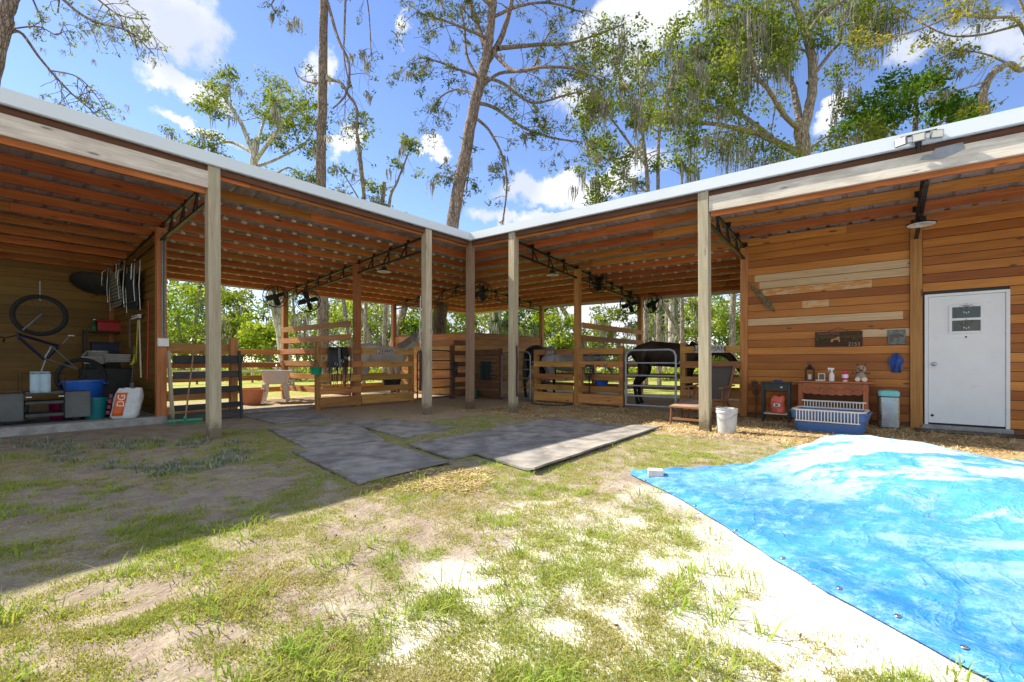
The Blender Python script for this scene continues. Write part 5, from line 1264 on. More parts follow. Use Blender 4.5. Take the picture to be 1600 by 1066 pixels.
# bucket
p = gr(1135, 676)
t = thing('plastic_bucket', 'scuffed white plastic bucket standing right of the pale post', 'bucket', p); 
m = MB(); m.lathe([(0, 0), (.128, 0), (.132, .01), (.148, .30), (.156, .30), (.157, .325), (.150, .33), (.153, .355), (.160, .36), (.160, .37), (.150, .37), (.128, .02), (0, .02)], n=32); m.build('bucket', plain('scuffed_white', (.55, .57, .60), .5, 0, .1, 6, dirt=(.12, .11, .10), dirta=.5), t)
m = MB(); m.tube([(-.158, 0, .31), (-.10, -.15, .24), (0, -.185, .20), (.10, -.15, .24), (.158, 0, .31)], .003, 6); m.build('handle', M['galv'], t)
m = MB(); m.prism([(-.13, .30), (-.12, .40), (-.06, .37), (.02, .33), (.04, .30)], .004, (0, -.05, 0), (1, 0, 0), (0, 0, 1)); m.build('broken_lid', plain('blue_grey', (.35, .5, .6), .5), t)
# lounge chair (steamer style), faces the yard
t = thing('lounge_chair', 'folding wooden lounge chair with brown sling and footrest behind the pale post', 'chair', (4.68, 1.55, 0), R(-4)); SL = plain('brown_sling', (.085, .07, .06), .8, 0, .15, 30, bump=.3, bscale=200)
def cbar(nm, a, b_, w=.05, h=.025, par=t, mat='teak'): m = MB(); m.bar(a, b_, w, h); return m.build(nm, M[mat], par, .004)
for s in (-.27, .27):
    cbar('back_rail', (s, .12, .36), (s, .52, 1.0), .035, .04); cbar('seat_rail', (s, -.42, .40), (s, .20, .34), .035, .04)
    cbar('leg', (s*1.08, -.35, 0), (s*1.08, .10, .60), .035, .04); cbar('leg', (s*1.08, .48, 0), (s*1.08, -.05, .42), .035, .04)
    cbar('armrest', (s*1.12, -.32, .60), (s*1.12, .34, .63), .07, .025); cbar('arm_support', (s*1.12, -.25, .36), (s*1.12, -.22, .59), .035, .03)
    cbar('footrest_rail', (s*.93, -1.15, .30), (s*.93, -.42, .385), .03, .03); cbar('footrest_leg', (s*.93, -1.12, 0), (s*.93, -1.08, .30), .035, .03); cbar('footrest_leg', (s*.93, -.62, 0), (s*.93, -.70, .33), .035, .03)
cbar('crossbar', (-.27, .52, 1.0), (.27, .52, 1.0), .03, .05); cbar('crossbar', (-.27, -.40, .40), (.27, -.40, .40), .03, .04); cbar('crossbar', (-.25, -1.1, .10), (.25, -1.1, .10), .03, .04); cbar('crossbar', (-.25, -1.14, .305), (.25, -1.14, .305), .05, .03)
m = MB(); m.grid(lambda u, v: (-.255+.51*u, .13+.39*v, .38+.60*v-.035*math.sin(v*3.14)), 6, 10); m.build('back_sling', SL, t, solid=.004)
m = MB(); m.grid(lambda u, v: (-.255+.51*u, -.40+.55*v, .405-.06*v-.03*math.sin(v*3.14)), 6, 8); m.build('seat_sling', SL, t, solid=.004)
m = MB(); m.grid(lambda u, v: (-.235+.47*u, -1.14+.70*v, .318+.08*v-.01*math.sin(v*3.14)), 6, 8); m.build('footrest_sling', plain('worn_slats', (.30, .20, .15), .8), t, solid=.006)
# rusty metal flowers
for (px, py, lab, rr_) in ((1179, 600, 'upper rusty metal flower of the pair by the tack room corner', .085), (1181, 613, 'lower rusty metal flower of the pair by the tack room corner', .075)):
    q = pln_y(px, py, 2.36+(.06 if rr_ < .08 else 0)); t = thing('metal_flower', lab, 'garden stake', (q.x, q.y, 0), 0, 'rusty metal flowers')
    m = MB(); m.tube([(0, 0, 0), (.015, 0, q.z*.5), (0, 0, q.z)], .006, 6); m.build('stem', M['rust'], t)
    pts = [];
    for k in range(20): a = k*math.pi/10; r_ = rr_*(1.0 if k % 2 == 0 else .62); pts.append((math.cos(a)*r_, q.z+math.sin(a)*r_))
    m = MB(); m.prism(pts, .006, (0, -.01, 0), (1, 0, 0), (0, 0, 1)); m.lathe([(0, -.03), (rr_*.4, -.02), (rr_*.45, -.01)], (0, -.01, q.z), 14, axis='Y'); m.build('flower_head', M['rust'], t)
# wall hangings
a = pln_y(1176, 449, WF); b_ = pln_y(1210, 486, WF); t = thing('rope_bundle', 'twisted grey driftwood and rope hung high on the left of the board wall', 'hanging', a)
dlt = b_-a; m = MB()
for k in range(5):
    o1 = rnd.uniform(-.03, .03); m.tube([Vector((o1, -.02-k*.008, 0)), dlt*.3+Vector((.03*math.sin(k*2), -.03, .03*math.cos(k))), dlt*.65+Vector((.04*math.sin(k*3), -.03, .04*math.cos(k*2))), dlt+Vector((o1, -.02, o1))], [.014, .02, .018, .008], 7)
m.tube([dlt*.7+Vector((math.cos(i*.4)*.07, -.05, math.sin(i*.4)*.07-.02)) for i in range(17)], .01, 6); m.tube([(-.05, -.03, .05), (0, -.04, .0), (.06, -.03, .03)], .012, 6); m.build('strands', plain('grey_rope', (.20, .17, .10), .9, 0, .5, 30), t)
a = pln_y(1273, 530, WF); b_ = pln_y(1347, 530, WF); zc = pln_y(1310, 530, WF).z; w_ = (b_.x-a.x)/2; h_ = .135
t = thing('welcome_sign', 'dark slatted wooden sign painted with leaves and a horse, reading Scarlet Place 2153', 'sign', ((a.x+b_.x)/2, WF, zc))
SG = wood('sign_wood', (.045, .022, .014), (.11, .055, .035), .7, 1, .2, .4)
for k in range(4): m = MB(); m.box(-w_, w_, -.018, 0, -h_+k*h_/2+.002, -h_+(k+1)*h_/2-.002); m.build('slat', SG, t, .003)
m = MB(); m.tube([(-.14, -.01, h_), (0, -.006, h_+.065), (.14, -.01, h_)], .003, 6); m.build('hanger', M['iron'], t)
text('lettering', 'Scarlet Place', .062, plain('pink_paint', (.35, .13, .11), .7), t, (-w_*.42, -.019, h_*.75), (R(90), 0, 0)); text('lettering', '2153', .085, plain('buff_paint', (.42, .30, .24), .7), t, (w_*.66, -.019, -h_*.70), (R(90), 0, 0))
L = Leaves(55)
for k in range(30): L._quads(np.array([[rnd.uniform(-w_*.92, -w_*.45) if k < 13 else rnd.uniform(.02, w_*.85), -.022, rnd.uniform(-.04, .03)+(.06 if k > 24 else 0)] for _ in range(3)]), .03, np.array([.5]*3), .7)
L.build('leaves', M['leaf_lime'], t)
m = MB(); m.prism([(-.09, -.05), (-.08, 0), (-.02, .015), (.02, .045), (.05, .03), (.035, .01), (.05, -.05), (.03, -.05), (.02, -.01), (-.04, -.01), (-.06, -.05)], .002, (-.02, -.019, 0), (1, 0, 0), (0, 0, 1)); m.build('painted_horse', plain('ochre', (.45, .22, .06), .6), t)
a = pln_y(1386, 527, WF); b_ = pln_y(1414, 527, WF); t = thing('metal_plaque', 'square grey metal plaque with a raised horse head left of the door post', 'plaque', ((a.x+b_.x)/2, WF, (a.z+b_.z)/2))
w_ = (b_.x-a.x)/2; m = MB(); m.box(-w_, w_, -.015, 0, -.12, .12); m.build('plate', plain('verdigris', (.17, .20, .19), .6, .4, .4, 14), t, .01)
m = MB(); m.prism([(-.09, -.07), (-.08, .03), (-.03, .05), (.03, .06), (.09, .03), (.10, .0), (.03, .01), (.05, -.07), (.02, -.02), (-.03, -.01), (-.04, -.07)], .008, (0, -.015, 0), (1, 0, 0), (0, 0, 1)); m.build('relief', plain('brown_relief', (.14, .09, .07), .6, .3), t)
q = pln_y(1399, 566, WF); t = thing('blue_cloth', 'crumpled blue cloth hung above the trash can', 'cloth', q)
m = MB(); m.grid(lambda u, v: ((u-.5)*(.05+.14*math.sin(min(1, v*1.3)*2.6)), -.03-.035*math.sin(u*9+v*4)*(.3+v), .15-.31*v-.03*abs(u-.5)*math.sin(v*8)), 16, 16); m.build('folds', plain('blue_fabric', (.04, .10, .34), .85, 0, .3, 12), t, solid=.006)
m = MB(); m.box(7.55, 9.6, 1.98, 2.36, 0, .022); o = m.build('door_mat', M['black'], None, .004); tag(o, 'flat black rubber mat lying along the foot of the white door', 'mat')
# suncatcher on the door window; the lower copy models its reflection
for z0, lab, dx in ((1.925, 'upper silver suncatcher with three drops on the door window', 0), (1.69, 'modelled reflection of the silver suncatcher in the lower pane of the door window', 0)):
    t = thing('suncatcher', lab, 'ornament', (8.15, WY-.06, z0), 0, 'suncatcher and its modelled reflection on the door window')
    m = MB()
    for sx in (-1, 1): m.tube([(0, 0, -.075), (sx*.04, 0, -.055), (sx*.075, 0, -.02), (sx*.06, 0, .005), (sx*.03, 0, 0), (0, 0, -.02)], .004, 6)
    m.tube([(math.cos(i*.52)*.035, 0, -.03+math.sin(i*.52)*.03) for i in range(13)], .004, 6); m.tube([(math.cos(i*.7)*.01, 0, .02+math.sin(i*.7)*.01) for i in range(10)], .003, 5); m.build('hoop', M['chrome'], t)
    for dx in (-.025, 0, .025): m = MB(); m.lathe([(0, -.125), (.007, -.115), (.005, -.10), (0, -.09)], (dx, 0, -abs(dx)*-.4-.005), 8); m.build('drop', M['white'], t)
# ---------------------------------------------------------------- storage bay (floor at z .125)
F0 = .125
P_ = lambda px, py, x: pln_x(px, py, x)
t0 = P_(-30, 600, -2.85); t1 = P_(140, 600, -2.85)
GP = plain('grey_plastic', (.055, .06, .062), .55, 0, .2, 5); GP2 = plain('grey_plastic_pale', (.10, .11, .115), .55, 0, .2, 5)
t = thing('storage_trolley', 'long dark grey plastic tack trolley with wire rail at the front of the storage bay', 'trolley', (-2.95, t1.y, F0), R(-90))
Lt = t1.y-t0.y
for s0, s1 in ((0, .30), (Lt-.42, Lt)):
    m = MB(); m.box(s0, s1, -.25, .25, .06, .47); m.build('end_box', GP2, t, .015)
for z in (.10, .29, .44): m = MB(); m.box(.31, Lt-.43, -.23, .23, z, z+.05); m.build('shelf', GP, t, .008)
for s in (.15, Lt-.2):
    m = MB(); m.lathe([(0, -.03), (.055, -.03), (.06, 0), (.055, .03), (0, .03)], (s, 0, .06), 16, axis='Y'); m.build('wheel', M['black'], t)
m = MB(); m.tube([(.30, .22, .47), (.30, .22, .76), (Lt-.4, .22, .76), (Lt-.4, .22, .47)], .008, 6)
for k in range(1, 5): m.tube([(.3+k*.25, .22, .5), (.3+k*.25, .22, .76)], .005, 6)
m.build('wire_rail', M['steel'], t)
for s in (.34, Lt-.47): m = MB(); m.box(s-.03, s+.03, .23, .245, .40, .415); m.build('latch', M['white'], t)
a = P_(48, 590, -2.72); b_ = P_(80, 590, -2.72); yc = (a.y+b_.y)/2; wd = b_.y-a.y
t = thing('towel', 'pale blue towel draped over the wire rail of the grey trolley', 'towel', (-2.76, yc, F0+.44), R(90))
m = MB(); m.grid(lambda u, v: ((u-.5)*wd, (-.06+.012*math.sin(u*14)) if v < .5 else .05+.01*math.sin(u*11), .03+.32*(v*2 if v < .5 else 2-2*v)**.9), 14, 14); m.build('cloth', plain('pale_blue_towel', (.42, .58, .68), .9, 0, .1, 8), t, solid=.006)
def tub(name, label, loc, r0, r1, h, mat, rim=.012, handle=True, cat='bucket', sx=1, group=None):
    t = thing(name, label, cat, loc, R(60), group); m = MB(); m.lathe([(0, 0), (r0, 0), (r0+.006, .01), (r1-.005, h-.03), (r1+rim, h-.025), (r1+rim, h), (r1-.006, h), (r0-.004, .012), (0, .012)], n=30, sx=sx); m.build('tub', mat, t)
    if handle: 
        for s in (-1, 1): m = MB(); m.tube([(s*(r1*sx+rim), -.06, h-.03), (s*(r1*sx+rim+.03), -.05, h-.06), (s*(r1*sx+rim+.03), .05, h-.06), (s*(r1*sx+rim), .06, h-.03)], .009, 6); m.build('handle', mat, t)
    return t
BT = plain('blue_plastic', (.015, .12, .55), .4, 0, .1); TT = plain('teal_tub_plastic', (.01, .22, .26), .45, 0, .1)
q = P_(152, 648, -2.85)
tub('teal_tub', 'teal bucket standing on the storage floor under the blue tub', (-3.0, q.y, F0), .13, .16, .34, TT)
q = P_(136, 610, -3.2); tub('blue_tub', 'wide blue muck tub behind the grey trolley', (-3.45, q.y, F0+.30), .22, .27, .32, BT)
o = MB().box(-.25, .25, -.25, .25, 0, .298).build('storage_box', M['black'], None, .01); o.location = (-3.45, q.y, F0); tag(o, 'black box under the blue muck tub', 'box')
q = P_(92, 640, -3.3); tub('pink_bucket', 'magenta pink bucket behind the grey trolley', (-3.4, q.y, F0), .09, .12, .30, plain('magenta_plastic', (.45, .0, .13), .4), handle=False)
q = P_(28, 640, -3.3); tub('grey_bucket', 'pale grey bucket behind the left part of the trolley', (-3.4, q.y, F0), .12, .14, .28, plain('pale_grey_plastic', (.18, .2, .24), .5), handle=False)
q = P_(185, 645, -3.2); tub('grey_bucket', 'slate grey bucket between the teal bucket and the feed bag', (-3.3, q.y, F0), .14, .16, .30, plain('slate_plastic', (.07, .09, .13), .5), handle=False)
# feed bag
q = P_(196, 655, -2.62); BG = plain('woven_white', (.62, .65, .68), .6, 0, .1, 14, bump=.3, bscale=40)
t = sack('feed_bag', 'white feed bag with an orange stripe reading DG on the edge of the storage floor', (-2.66, q.y, F0), R(68), .38, .20, .50, BG, lean=.16, seed=9)
OR = plain('orange_print', (.75, .13, .02), .5, 0, .1)
m = MB(); m.grid(lambda u, v: (-.155+.14*u+.18*(.05+.38*v)+.0, -.106-.012*math.sin(u*3.1), .05+.38*v), 5, 6); m.build('stripe', OR, t, solid=.004)
text('lettering', 'DG', .14, M['white'], t, (.005-.02, -.124, .30), (R(90), R(-84), 0))
m = MB()
for k in range(4): m.box(-.215+.03*k*.4, -.175+.03*k*.4, -.088, -.082, .08+k*.09, .14+k*.09)
m.build('print', plain('dark_red_print', (.25, .02, .05), .6), t)
# shelf unit
a = P_(135, 500, -5.6); b_ = P_(207, 500, -5.6)
t = thing('shelf_unit', 'black metal shelf unit against the back wall of the storage bay', 'shelf', (-5.75, (a.y+b_.y)/2, F0), R(90)); hw = (b_.y-a.y)/2
for sx in (-1, 1):
    for sy in (-1, 1): m = MB(); m.box(sx*hw-.015, sx*hw+.015, sy*.2-.015, sy*.2+.015, 0, 1.62); m.build('upright', M['black'], t)
for z in (.3, .72, 1.12, 1.56): m = MB(); m.box(-hw+.016, hw-.016, -.21, .21, z, z+.03); m.build('shelf', M['black'], t)
SB = t.location
def shelf_at(px, z): q = P_(px, 500, -5.62); return Vector((-5.68, q.y, F0+z))
m = MB(); m.box(-.19, .19, -.13, .13, 0, .2); t = thing('red_crate', 'red plastic box on top of the black shelf unit', 'box', shelf_at(171, 1.592), R(90)); RD = plain('red_plastic', (.45, .012, .01), .4); m.build('box', RD, t, .015); m = MB(); m.box(-.2, .2, -.14, .14, .202, .235); m.build('lid', RD, t, .01)
t = thing('green_jug', 'dark green jug left of the red box on the shelf unit', 'jug', shelf_at(149, 1.592), R(90)); m = MB(); m.lathe([(0, 0), (.055, 0), (.06, .02), (.06, .15), (.025, .2), (.022, .23)], n=16); m.build('jug', plain('green_plastic', (.01, .09, .03), .4), t); m = MB(); m.lathe([(.025, .23), (.025, .25), (0, .252)], n=12); m.build('cap', M['white'], t)
for (px, z, w2, h2, lab, mt) in ((150, .752, .10, .16, 'dark teal box on the upper middle shelf of the black shelf unit', plain('dark_teal', (.01, .05, .07), .5)), (180, .752, .16, .20, 'black box on the upper middle shelf of the black shelf unit', M['black']),
                           (165, 1.152, .22, .18, 'dark blue bin under the red box on the shelf unit', plain('dark_navy', (.01, .02, .06), .5)), (192, 1.152, .08, .22, 'dark brown box under the right end of the red box on the shelf unit', M['brownboard'])):
    m = MB(); m.box(-w2, w2, -.15, .15, 0, h2); m.box(-w2-.008, w2+.008, -.158, .158, h2+.001, h2+.025); o = m.build('storage_box', mt, None, .006); o.location = shelf_at(px, z); o.rotation_euler = (0, 0, R(90)); tag(o, lab, 'box', 'boxes on the shelf unit')
WB = plain('white_basket', (.55, .54, .52), .6)
def basket(label, loc, rz, L_, tilt=0):
    t = thing('wire_basket', label, 'basket', loc, 0, 'white baskets in the storage bay', rot=(tilt, 0, rz)); m = MB()
    for z in (0, .05, .10, .14): m.tube([*ring(L_, .24, .03, z, 3), ring(L_, .24, .03, z, 3)[0]], .006 if z < .13 else .011, 5)
    n = 14
    for k in range(n):
        x = -L_/2+.02+k*(L_-.04)/(n-1)
        for s in (-1, 1): m.tube([(x, s*.12, 0), (x, s*.12, .14)], .006, 4)
        m.tube([(x, -.12, 0), (x, .12, 0)], .005, 4)
    m.build('basket', WB, t); return t
q = P_(183, 560, -4.6); basket('white slotted basket right of the other, on the dark bin in the storage bay', (-4.6, q.y, q.z-.07), R(90), .40)
q = P_(160, 560, -4.7); basket('white slotted basket tipped over left of the other in the storage bay', (-4.9, q.y-.05, q.z-.04), R(60), .34, R(30))
q = P_(170, 600, -4.7); m = MB(); m.box(-.40, .40, -.25, .25, 0, .82); o = m.build('storage_bin', M['black'], None, .02); o.location = (-4.75, q.y, F0); o.rotation_euler = (0, 0, R(90)); tag(o, 'black storage bin under the white baskets', 'bin')
# bicycle hung upside down
BX = -3.75
def bp_(px, py, dx=0): return pln_x(px, py, BX+dx)
o0 = bp_(60, 540); t = thing('bicycle', 'dark blue bicycle hung upside down in the storage bay', 'bicycle', o0)
def bq(px, py, dx=0): return bp_(px, py, dx)-o0
TY = plain('tyre_rubber', (.012, .012, .013), .7); BB = plain('bike_blue', (.008, .010, .045), .35, .2)
for (px, py) in ((63, 493), (128, 590)):
    c = bq(px, py); m = MB(); m.tube([c+Vector((0, math.cos(a*.2094)*.315, math.sin(a*.2094)*.315)) for a in range(31)], .034, 8); wt = m.build('tyre', TY, t)
    m = MB(); m.tube([c+Vector((0, math.cos(a*.2094)*.285, math.sin(a*.2094)*.285)) for a in range(31)], .010, 6)
    for k in range(16): m.tube([c, c+Vector((0, math.cos(k*.3927)*.28, math.sin(k*.3927)*.28))], .0018, 4)
    m.lathe([(.0, -.05), (.02, -.045), (.015, 0), (.02, .045), (0, .05)], c, 10, axis='X'); m.build('rim', M['steel'], wt)
m = MB(); 
for a_, b2 in (((28, 522), (92, 541)), ((30, 527), (70, 562)), ((92, 541), (72, 562)), ((28, 520), (31, 532))): m.tube([bq(*a_), bq(*b2)], .022, 8)
m.build('frame', BB, t)
m = MB(); m.tube([bq(36, 516, .05), bq(66, 491, .06)], .014, 8); m.tube([bq(36, 516, -.05), bq(64, 491, -.06)], .014, 8); m.build('fork', M['galv'], t)
m = MB(); 
for dx in (.05, -.05): m.tube([bq(70, 560, dx), bq(122, 577, dx)], .011, 6); m.tube([bq(81, 541, dx), bq(122, 577, dx)], .011, 6)
m.tube([bq(70, 560), bq(81, 541)], .016, 6); m.build('chain_stay', M['galv'], t)
m = MB(); m.tube([bq(98, 538, .06), bq(110, 525, .06)], .011, 6); m.box(bq(110, 525).x+.05, bq(110, 525).x+.13, bq(110, 525).y-.04, bq(110, 525).y+.04, bq(110, 525).z-.01, bq(110, 525).z+.01); m.build('crank', M['galv'], t)
m = MB(); m.tube([bq(26, 524), bq(10, 528), bq(-4, 526)], .014, 6); m.tube([bq(8, 528, .28), bq(6, 534), bq(8, 528, -.28)], .013, 6); m.build('handlebar', M['black'], t)
m = MB(); m.tube([bq(72, 562), bq(62, 588)], .013, 6); m.build('seat_post', M['galv'], t); m = MB(); m.tube([bq(74, 590), bq(62, 590), bq(46, 588)], [.06, .045, .02], 10, squash=.5); m.build('saddle', M['blackleather'], t)
m = MB(); m.tube([bq(63, 440), bq(63, 470)], .008, 6); m.build('hook', M['galv'], t)
# hanging oval sled on the back wall
q = P_(147, 444, -6.22); t = thing('plastic_sled', 'black oval tub hung on the back wall of the storage bay', 'tub', q, 0, rot=(R(-12), 0, 0)); m = MB()
m.lathe([(0, .0), (.25, .01), (.33, .09), (.36, .10), (.36, .115), (.3, .1)], n=30, axis='X', sx=1.15, sy=.62); m.build('shell', M['black'], t)
# folding lawn chairs on the side wall
YS = SY-.08
def fold_chair(label, px0, px1, py0, py1, fab):
    a = pln_y(px0, py0, YS); b_ = pln_y(px1, py1, YS); w2 = abs(b_.x-a.x)/2; hh = abs(a.z-b_.z); c = Vector(((a.x+b_.x)/2, YS, a.z))
    t = thing('folding_chair', label, 'chair', c, 0, 'folding chairs hung on the storage wall')
    for dy, k in ((-.03, 1), (-.09, .82)):
        m = MB(); m.tube([(-w2*k, dy, 0), (-w2*k, dy-.02, -hh*.5), (-w2*k, dy, -hh*k), (w2*k, dy, -hh*k), (w2*k, dy-.02, -hh*.5), (w2*k, dy, 0)], .011, 8); m.build('frame', M['chrome'], t)
    for s in (-1, 1): m = MB(); m.tube([(s*w2*.9, -.10, -.04), (s*w2*1.05, -.16, -.10), (s*w2*1.05, -.17, -hh*.42)], .012, 8); m.build('armrest', M['chrome'], t)
    m = MB(); m.grid(lambda u, v: ((u-.5)*w2*1.5, -.06-.02*math.sin(v*6), -.15-v*(hh-.2)), 4, 12); m.build('webbing', fab, t, solid=.004)
    return t
k = NT('striped_webbing'); wv = k.n('ShaderNodeTexWave'); wv.bands_direction = 'Z'; wv.inputs['Scale'].default_value = 4.5; k.put(wv.inputs['Vector'], k.objc()); STR = k.fin(k.mix(k.mr(wv.outputs[1], .4, .6), (.06, .10, .13), (.30, .27, .2)), .8)
fold_chair('folded lawn chair with pale striped webbing hung left of another on the storage side wall', 176, 198, 420, 480, STR)
fold_chair('folded lawn chair with dark webbing, right of the striped folded one', 202, 223, 418, 484, plain('dark_webbing', (.02, .03, .045), .8))
# tools on the side wall
def tool(name, label, px0, py0, px1, py1, mat, cat='tool', r_=.013, head=None):
    a = pln_y(px0, py0, YS-.03); b_ = pln_y(px1, py1, YS-.03); t = thing(name, label, cat, b_); m = MB(); m.tube([a-b_, (0, 0, 0)], r_, 8); m.build('handle', mat, t)
    if head:
        m = MB()
        if head == 'rake':
            for k in range(9): m.tube([(0, -.02, .15), ((k-4)*.022, -.04, 0), ((k-4)*.026, -.07, -.05)], .005, 5)
            m.bar((-.10, -.04, .0), (.10, -.04, .0), .012, .02)
        elif head == 'shovel': m.grid(lambda u, v: ((u-.5)*.2*(1-.5*v*v), -.03+.04*(u-.5)**2*4, .08-.24*v), 8, 8)
        elif head == 'broom': m.box(-.1, .1, -.05, .0, -.16, .02)
        m.build('head', mat if head != 'broom' else M['pale'], t, solid=.004)
    return t
tool('garden_rake', 'yellow handled leaf rake hung on the storage side wall', 216, 500, 213, 566, plain('yellow_plastic', (.50, .48, .02), .5), head='rake')
tool('wooden_broom', 'pale wooden handle hung right of the yellow rake on the storage side wall', 218, 500, 221, 590, M['pale'])
tool('red_pole', 'long red pole leaning on the storage side wall', 233, 470, 231, 592, plain('red_paint', (.42, .03, .012), .5), r_=.016)
tool('manure_fork', 'grey handled tool standing left of the yellow rake by the storage side wall', 211, 540, 206, 604, M['galv'], head='shovel')
a = pln_y(205, 500, YS); t = thing('chain', 'pale chain hung left of the yellow rake on the storage side wall', 'chain', a); m = MB()
for s in (0, .05):
    for k in range(16): c = Vector((s, -.02, -k*.036)); m.tube([c+Vector((math.cos(i*.785)*.011 if k % 2 else 0, 0 if k % 2 else math.cos(i*.785)*.011, math.sin(i*.785)*.022)) for i in range(9)], .003, 4)
m.build('links', M['galv'], t)
a = pln_y(212, 497, YS+.02); t = thing('tool_rack', 'short white tool rack fixed on the storage side wall', 'rack', a); m = MB(); m.box(-.1, .45, -.05, -.0, -.03, .04); m.build('rail', M['white'], t, .004)
for k in range(3): m = MB(); m.tube([(k*.16, -.05, 0), (k*.16, -.09, 0), (k*.16, -.09, .03)], .006, 6); m.build('hook', M['steel'], t)
# rake leaning on the dark panel
a = pln_x(303, 549, -2.16); b_ = gr(289, 664); t = thing('green_rake', 'green plastic rake with a worn wooden handle leaning on the dark grey panel', 'rake', (b_.x, b_.y, 0), R(78))
Mi = Matrix.Rotation(-R(78), 3, 'Z'); top = Mi @ (a-Vector((b_.x, b_.y, 0)))
m = MB(); m.tube([(0, 0, .07), top], .013, 8); m.build('handle', plain('worn_handle', (.36, .20, .13), .7, 0, .4, 12), t)
GR = plain('green_rake_plastic', (.03, .30, .16), .45, 0, .1); m = MB(); m.bar((-.24, -.02, .085), (.24, -.02, .085), .03, .035); m.bar((0, -.01, .06), (0, -.01, .15), .05, .04)
for k in range(19): x = -.234+k*.026; m.tube([(x, -.02, .08), (x, -.03, .03), (x, -.045, .0)], .004, 5)
m.build('rake_head', GR, t)
# ---------------------------------------------------------------- inside the left wing
p = gr(431, 628); t = thing('utility_sink', 'white free standing utility sink in a patch of sun behind the walkway', 'sink', p, R(60)); ZS = .84
m = MB(); loft(m, [ring(.40, .38, .05, ZS-.36), ring(.50, .46, .06, ZS-.04), ring(.58, .52, .06, ZS-.035), ring(.58, .52, .06, ZS), ring(.50, .44, .05, ZS), ring(.40, .36, .05, ZS-.30)], True, True); SW = plain('sink_white', (.74, .72, .69), .4, 0, .05); m.build('basin', SW, t); t.scale = (1.3, 1.25, 1)
for sx in (-1, 1):
    for sy in (-1, 1): m = MB(); m.tube([(sx*.19, sy*.17, ZS-.36), (sx*.20, sy*.18, .2), (sx*.23, sy*.20, 0)], [.05, .032, .025], 8); m.build('leg', SW, t)
m = MB(); m.tube([(0, .2, ZS), (0, .2, ZS+.12), (0, .12, ZS+.15), (0, .05, ZS+.11)], .012, 8); m.tube([(-.08, .2, ZS+.03), (.08, .2, ZS+.03)], .02, 8); m.build('faucet', M['chrome'], t)
OT = plain('orange_tub_plastic', (.62, .22, .10), .5, 0, .1); p = gr(393, 632); tub('orange_tub', 'wide pale orange muck tub left of the utility sink', (p.x, p.y, 0), .20, .27, .38, OT)
m = MB(); m.box(-.9, .9, -.25, .25, 0, .05); o = m.build('stone_step', M['concrete'], None, .01); p = gr(432, 641); o.location = (p.x, p.y, 0); o.rotation_euler = (0, 0, R(88)); tag(o, 'grey threshold slab across the walkway before the orange tub', 'slab')
# tack hung on the left stall front
q = pln_x(527, 547, -2.40); t = thing('horse_harness', 'black leather harness and saddle pad hung on the short stall front', 'harness', q, R(90))
m = MB(); m.grid(lambda u, v: ((u-.5)*(.46+.06*math.sin(v*3)), (-.06-.05*math.sin(u*3.1)-.03*math.sin(u*17)), .06-.36*v*(1+.25*math.sin(u*9))), 20, 14); m.build('pad', M['blackleather'], t, solid=.02)
for k in range(15):
    x = -.24+k*.035; m = MB(); m.tube([(x, -.13, .05), (x+.03*math.sin(k*5), -.16, -.3), (x-.02+.05*math.sin(k*2), -.13, -.62-.22*abs(math.sin(k*2.7)))], .011, 6, squash=.5); m.build('strap', M['blackleather'], t)
for k in range(9):
    x = -.26+k*.028; m = MB(); m.tube([(x, -.10, 0), (x-.03, -.15, -.2), (x-.05+.03*math.sin(k*3), -.14, -.40-.12*abs(math.sin(k*1.9)))], [.02, .022, .008], 6); m.build('fringe', M['blackleather'], t)
m = MB(); m.bar((-.05, -.16, .04), (-.03, -.17, -.42), .012, .05); m.build('girth', M['galv'], t)
for dx, dz in ((.03, -.25), (.12, -.18), (-.12, -.32)): m = MB(); m.tube([(dx+math.cos(a*.6)*.03, -.17, dz+math.sin(a*.6)*.035) for a in range(12)], .006, 6); m.build('ring', M['chrome'], t)
q = pln_x(494, 577, -2.40); t = thing('feed_scoop', 'green plastic bucket hung inside the short stall front', 'bucket', (-2.40, q.y, q.z-.12)); m = MB(); m.lathe([(0, 0), (.10, 0), (.13, .16), (.14, .17), (.125, .17), (.095, .01)], n=20); m.build('bucket', plain('bright_green', (.01, .32, .17), .4), t); m = MB(); m.tube([(-.13, 0, .16), (0, 0, .33), (.13, 0, .16)], .005, 6); m.build('handle', M['steel'], t)
def rope(name, label, pts, mat, r_=.013, cat='rope', loc=None, clip=True):
    t = thing(name, label, cat, pts[0]); m = MB(); m.tube(curve([Vector(p)-Vector(pts[0]) for p in pts], 5), r_, 7); m.build('rope', mat, t)
    if clip: m = MB(); m.tube([(math.cos(a*.6)*.022, 0, .02+math.sin(a*.6)*.03) for a in range(12)], .006, 6); m.lathe([(.0, -.05), (.012, -.04), (.012, -.01), (0, 0)], (0, 0, 0), 8); m.build('clip', M['chrome'], t)
    return t
PU = plain('purple_webbing', (.05, .012, .025), .7)
rope('lead_rope', 'dark purple lead rope clipped to the pale post nearest the dark gate', [(-.06, -1.36, 1.28), (-.05, -1.37, .9), (-.07, -1.36, .48)], PU, .026)
rope('lead_rope', 'dark purple lead rope hung on the pale post right of the inner corner', [(1.34, -.0, 1.40), (1.35, 0, 1.0), (1.34, 0, .55), (1.35, .01, .35)], PU, .018)
rope('tie_rope', 'thin white rope running down the left face of the pale post nearest the dark gate', [(-.07, -1.35, 2.4), (-.08, -1.36, 1.9), (-.07, -1.36, 1.36)], M['white'], .006, clip=False)
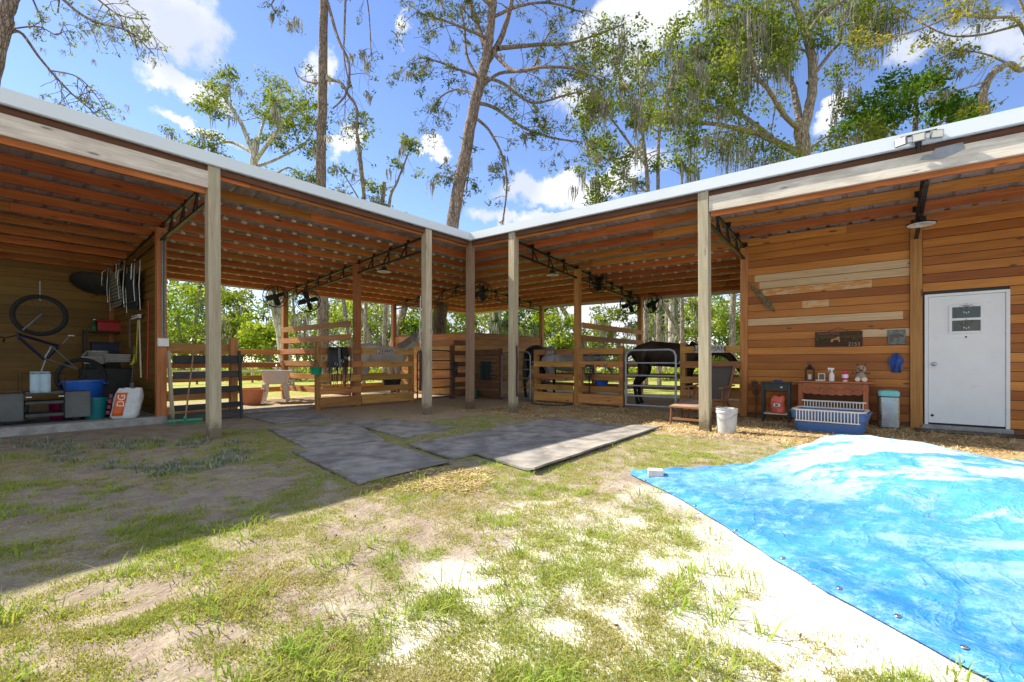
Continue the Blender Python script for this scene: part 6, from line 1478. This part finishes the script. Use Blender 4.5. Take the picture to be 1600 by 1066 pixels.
for (px, py, y, lab, mt, rot) in ((708, 568, None, 'black halters hung on the narrow stall front left of the corner post', M['black'], R(90)), (922, 572, 2.36, 'dark blue rope halter hung on the stall front right of the middle post', plain('navy_web', (.01, .018, .04), .7), 0)):
    q = pln_x(px, py, -2.38) if y is None else pln_y(px, py, y); t = thing('halter', lab, 'halter', q, rot, 'halters hung on the stall fronts')
    for k in range(5): m = MB(); c = (k-2)*.045; m.tube([(c, -.02, .03), (c-.04, -.05-.01*k, -.12), (c+.01, -.04, -.30-.04*(k % 3)), (c+.05, -.05, -.12), (c+.01, -.03, .03)], .011, 6); m.build('strap', mt, t)
    m = MB(); m.tube([(.0, -.05, -.2), (.01, -.06, -.5), (-.01, -.04, -.66)], .016, 6); m.build('lead', mt, t); m = MB(); m.tube([(math.cos(a*.6)*.025, -.06, -.2+math.sin(a*.6)*.025) for a in range(12)], .005, 6); m.build('ring', M['chrome'], t)
q = pln_y(760, 566, 2.34); t = thing('horse_blanket', 'folded dark green blanket on a bar right of the inner corner post', 'blanket', q)
m = MB(); m.grid(lambda u, v: ((u-.5)*.34, -.05-.03*math.sin(u*12)-.02*v, .02-.52*v), 16, 10); m.build('cloth', plain('dark_green_cloth', (.012, .028, .03), .9), t, solid=.03)
for z in (-.0, -.22, -.44): m = MB(); m.tube([(-.28, -.02, z+.03), (.35, -.02, z+.03)], .012, 6); m.build('bar', M['galv'], t)
q = pln_y(740, 620, 2.2); tub('green_bucket', 'green bucket standing on the straw behind the inner corner post', (q.x, 2.15, 0), .14, .17, .26, plain('dull_green', (.02, .13, .07), .5), handle=False)
q = pln_y(940, 600, 2.7); tub('blue_feed_tub', 'blue feed tub hung inside the stall right of the middle post', (q.x, 2.68, .50), .14, .20, .20, BT, handle=False)
q = pln_x(613, 596, -2.7); tub('black_feed_tub', 'black feed tub inside the stall of the pale grey horse', (-2.72, q.y, .45), .20, .24, .20, M['black'], handle=False)
q = pln_y(946, 573, 2.38); t = thing('water_tap', 'small silver tap fixed on the stall front right of the middle post', 'tap', q); m = MB(); m.tube([(0, 0, .09), (0, -.03, 0), (0, -.06, -.02), (0, -.07, -.08)], .02, 8); m.build('spout', M['chrome'], t); m = MB(); m.bar((-.05, -.03, .06), (.05, -.03, .06), .02, .015); m.build('lever', plain('brass', (.5, .35, .08), .4, .6), t)
rope('hose', 'black hose lying along the straw before the small grey horse', [(.0, 2.3, .05), (.3, 1.95, .02), (.7, 1.8, .015), (1.1, 1.9, .015), (1.3, 2.2, .03)], M['black'], .016, 'hose', clip=False)
q = pln_y(1092, 540, 2.2); rope('halter_strap', 'dark blue strap hanging left of the pale post with the chair', [(q.x, 2.33, 1.45), (q.x, 2.32, 1.1), (q.x+.02, 2.33, .75), (q.x, 2.33, .5)], plain('blue_strap', (.01, .025, .06), .7), .03, 'strap', clip=False)
# fallen leaves and a few stones near the camera
o = None
r2 = random.Random(4)
FL = plain('dry_leaf', (.22, .11, .06), .8, 0, .4)
L = Leaves(66)
pp = np.array([[*cw(r2.uniform(-1, 1)*Y, Y).xy, .0] for Y in [1.3+r2.random()*6 for _ in range(300)]])
pp[:, 2] = [gz(a, b)+.012 for a, b in pp[:, :2]]
ok = [not inside(a, b, TARP_POLY) for a, b in pp[:, :2]]; pp = pp[ok]
L._quads(pp, .022, L.r.random(len(pp)), .5)
tag(L.build('fallen_leaves', FL), 'dry fallen leaves scattered over the yard', 'leaves', kind='stuff')
for o in list(bpy.data.objects):
    if o.type == 'MESH' and o.modifiers: pass
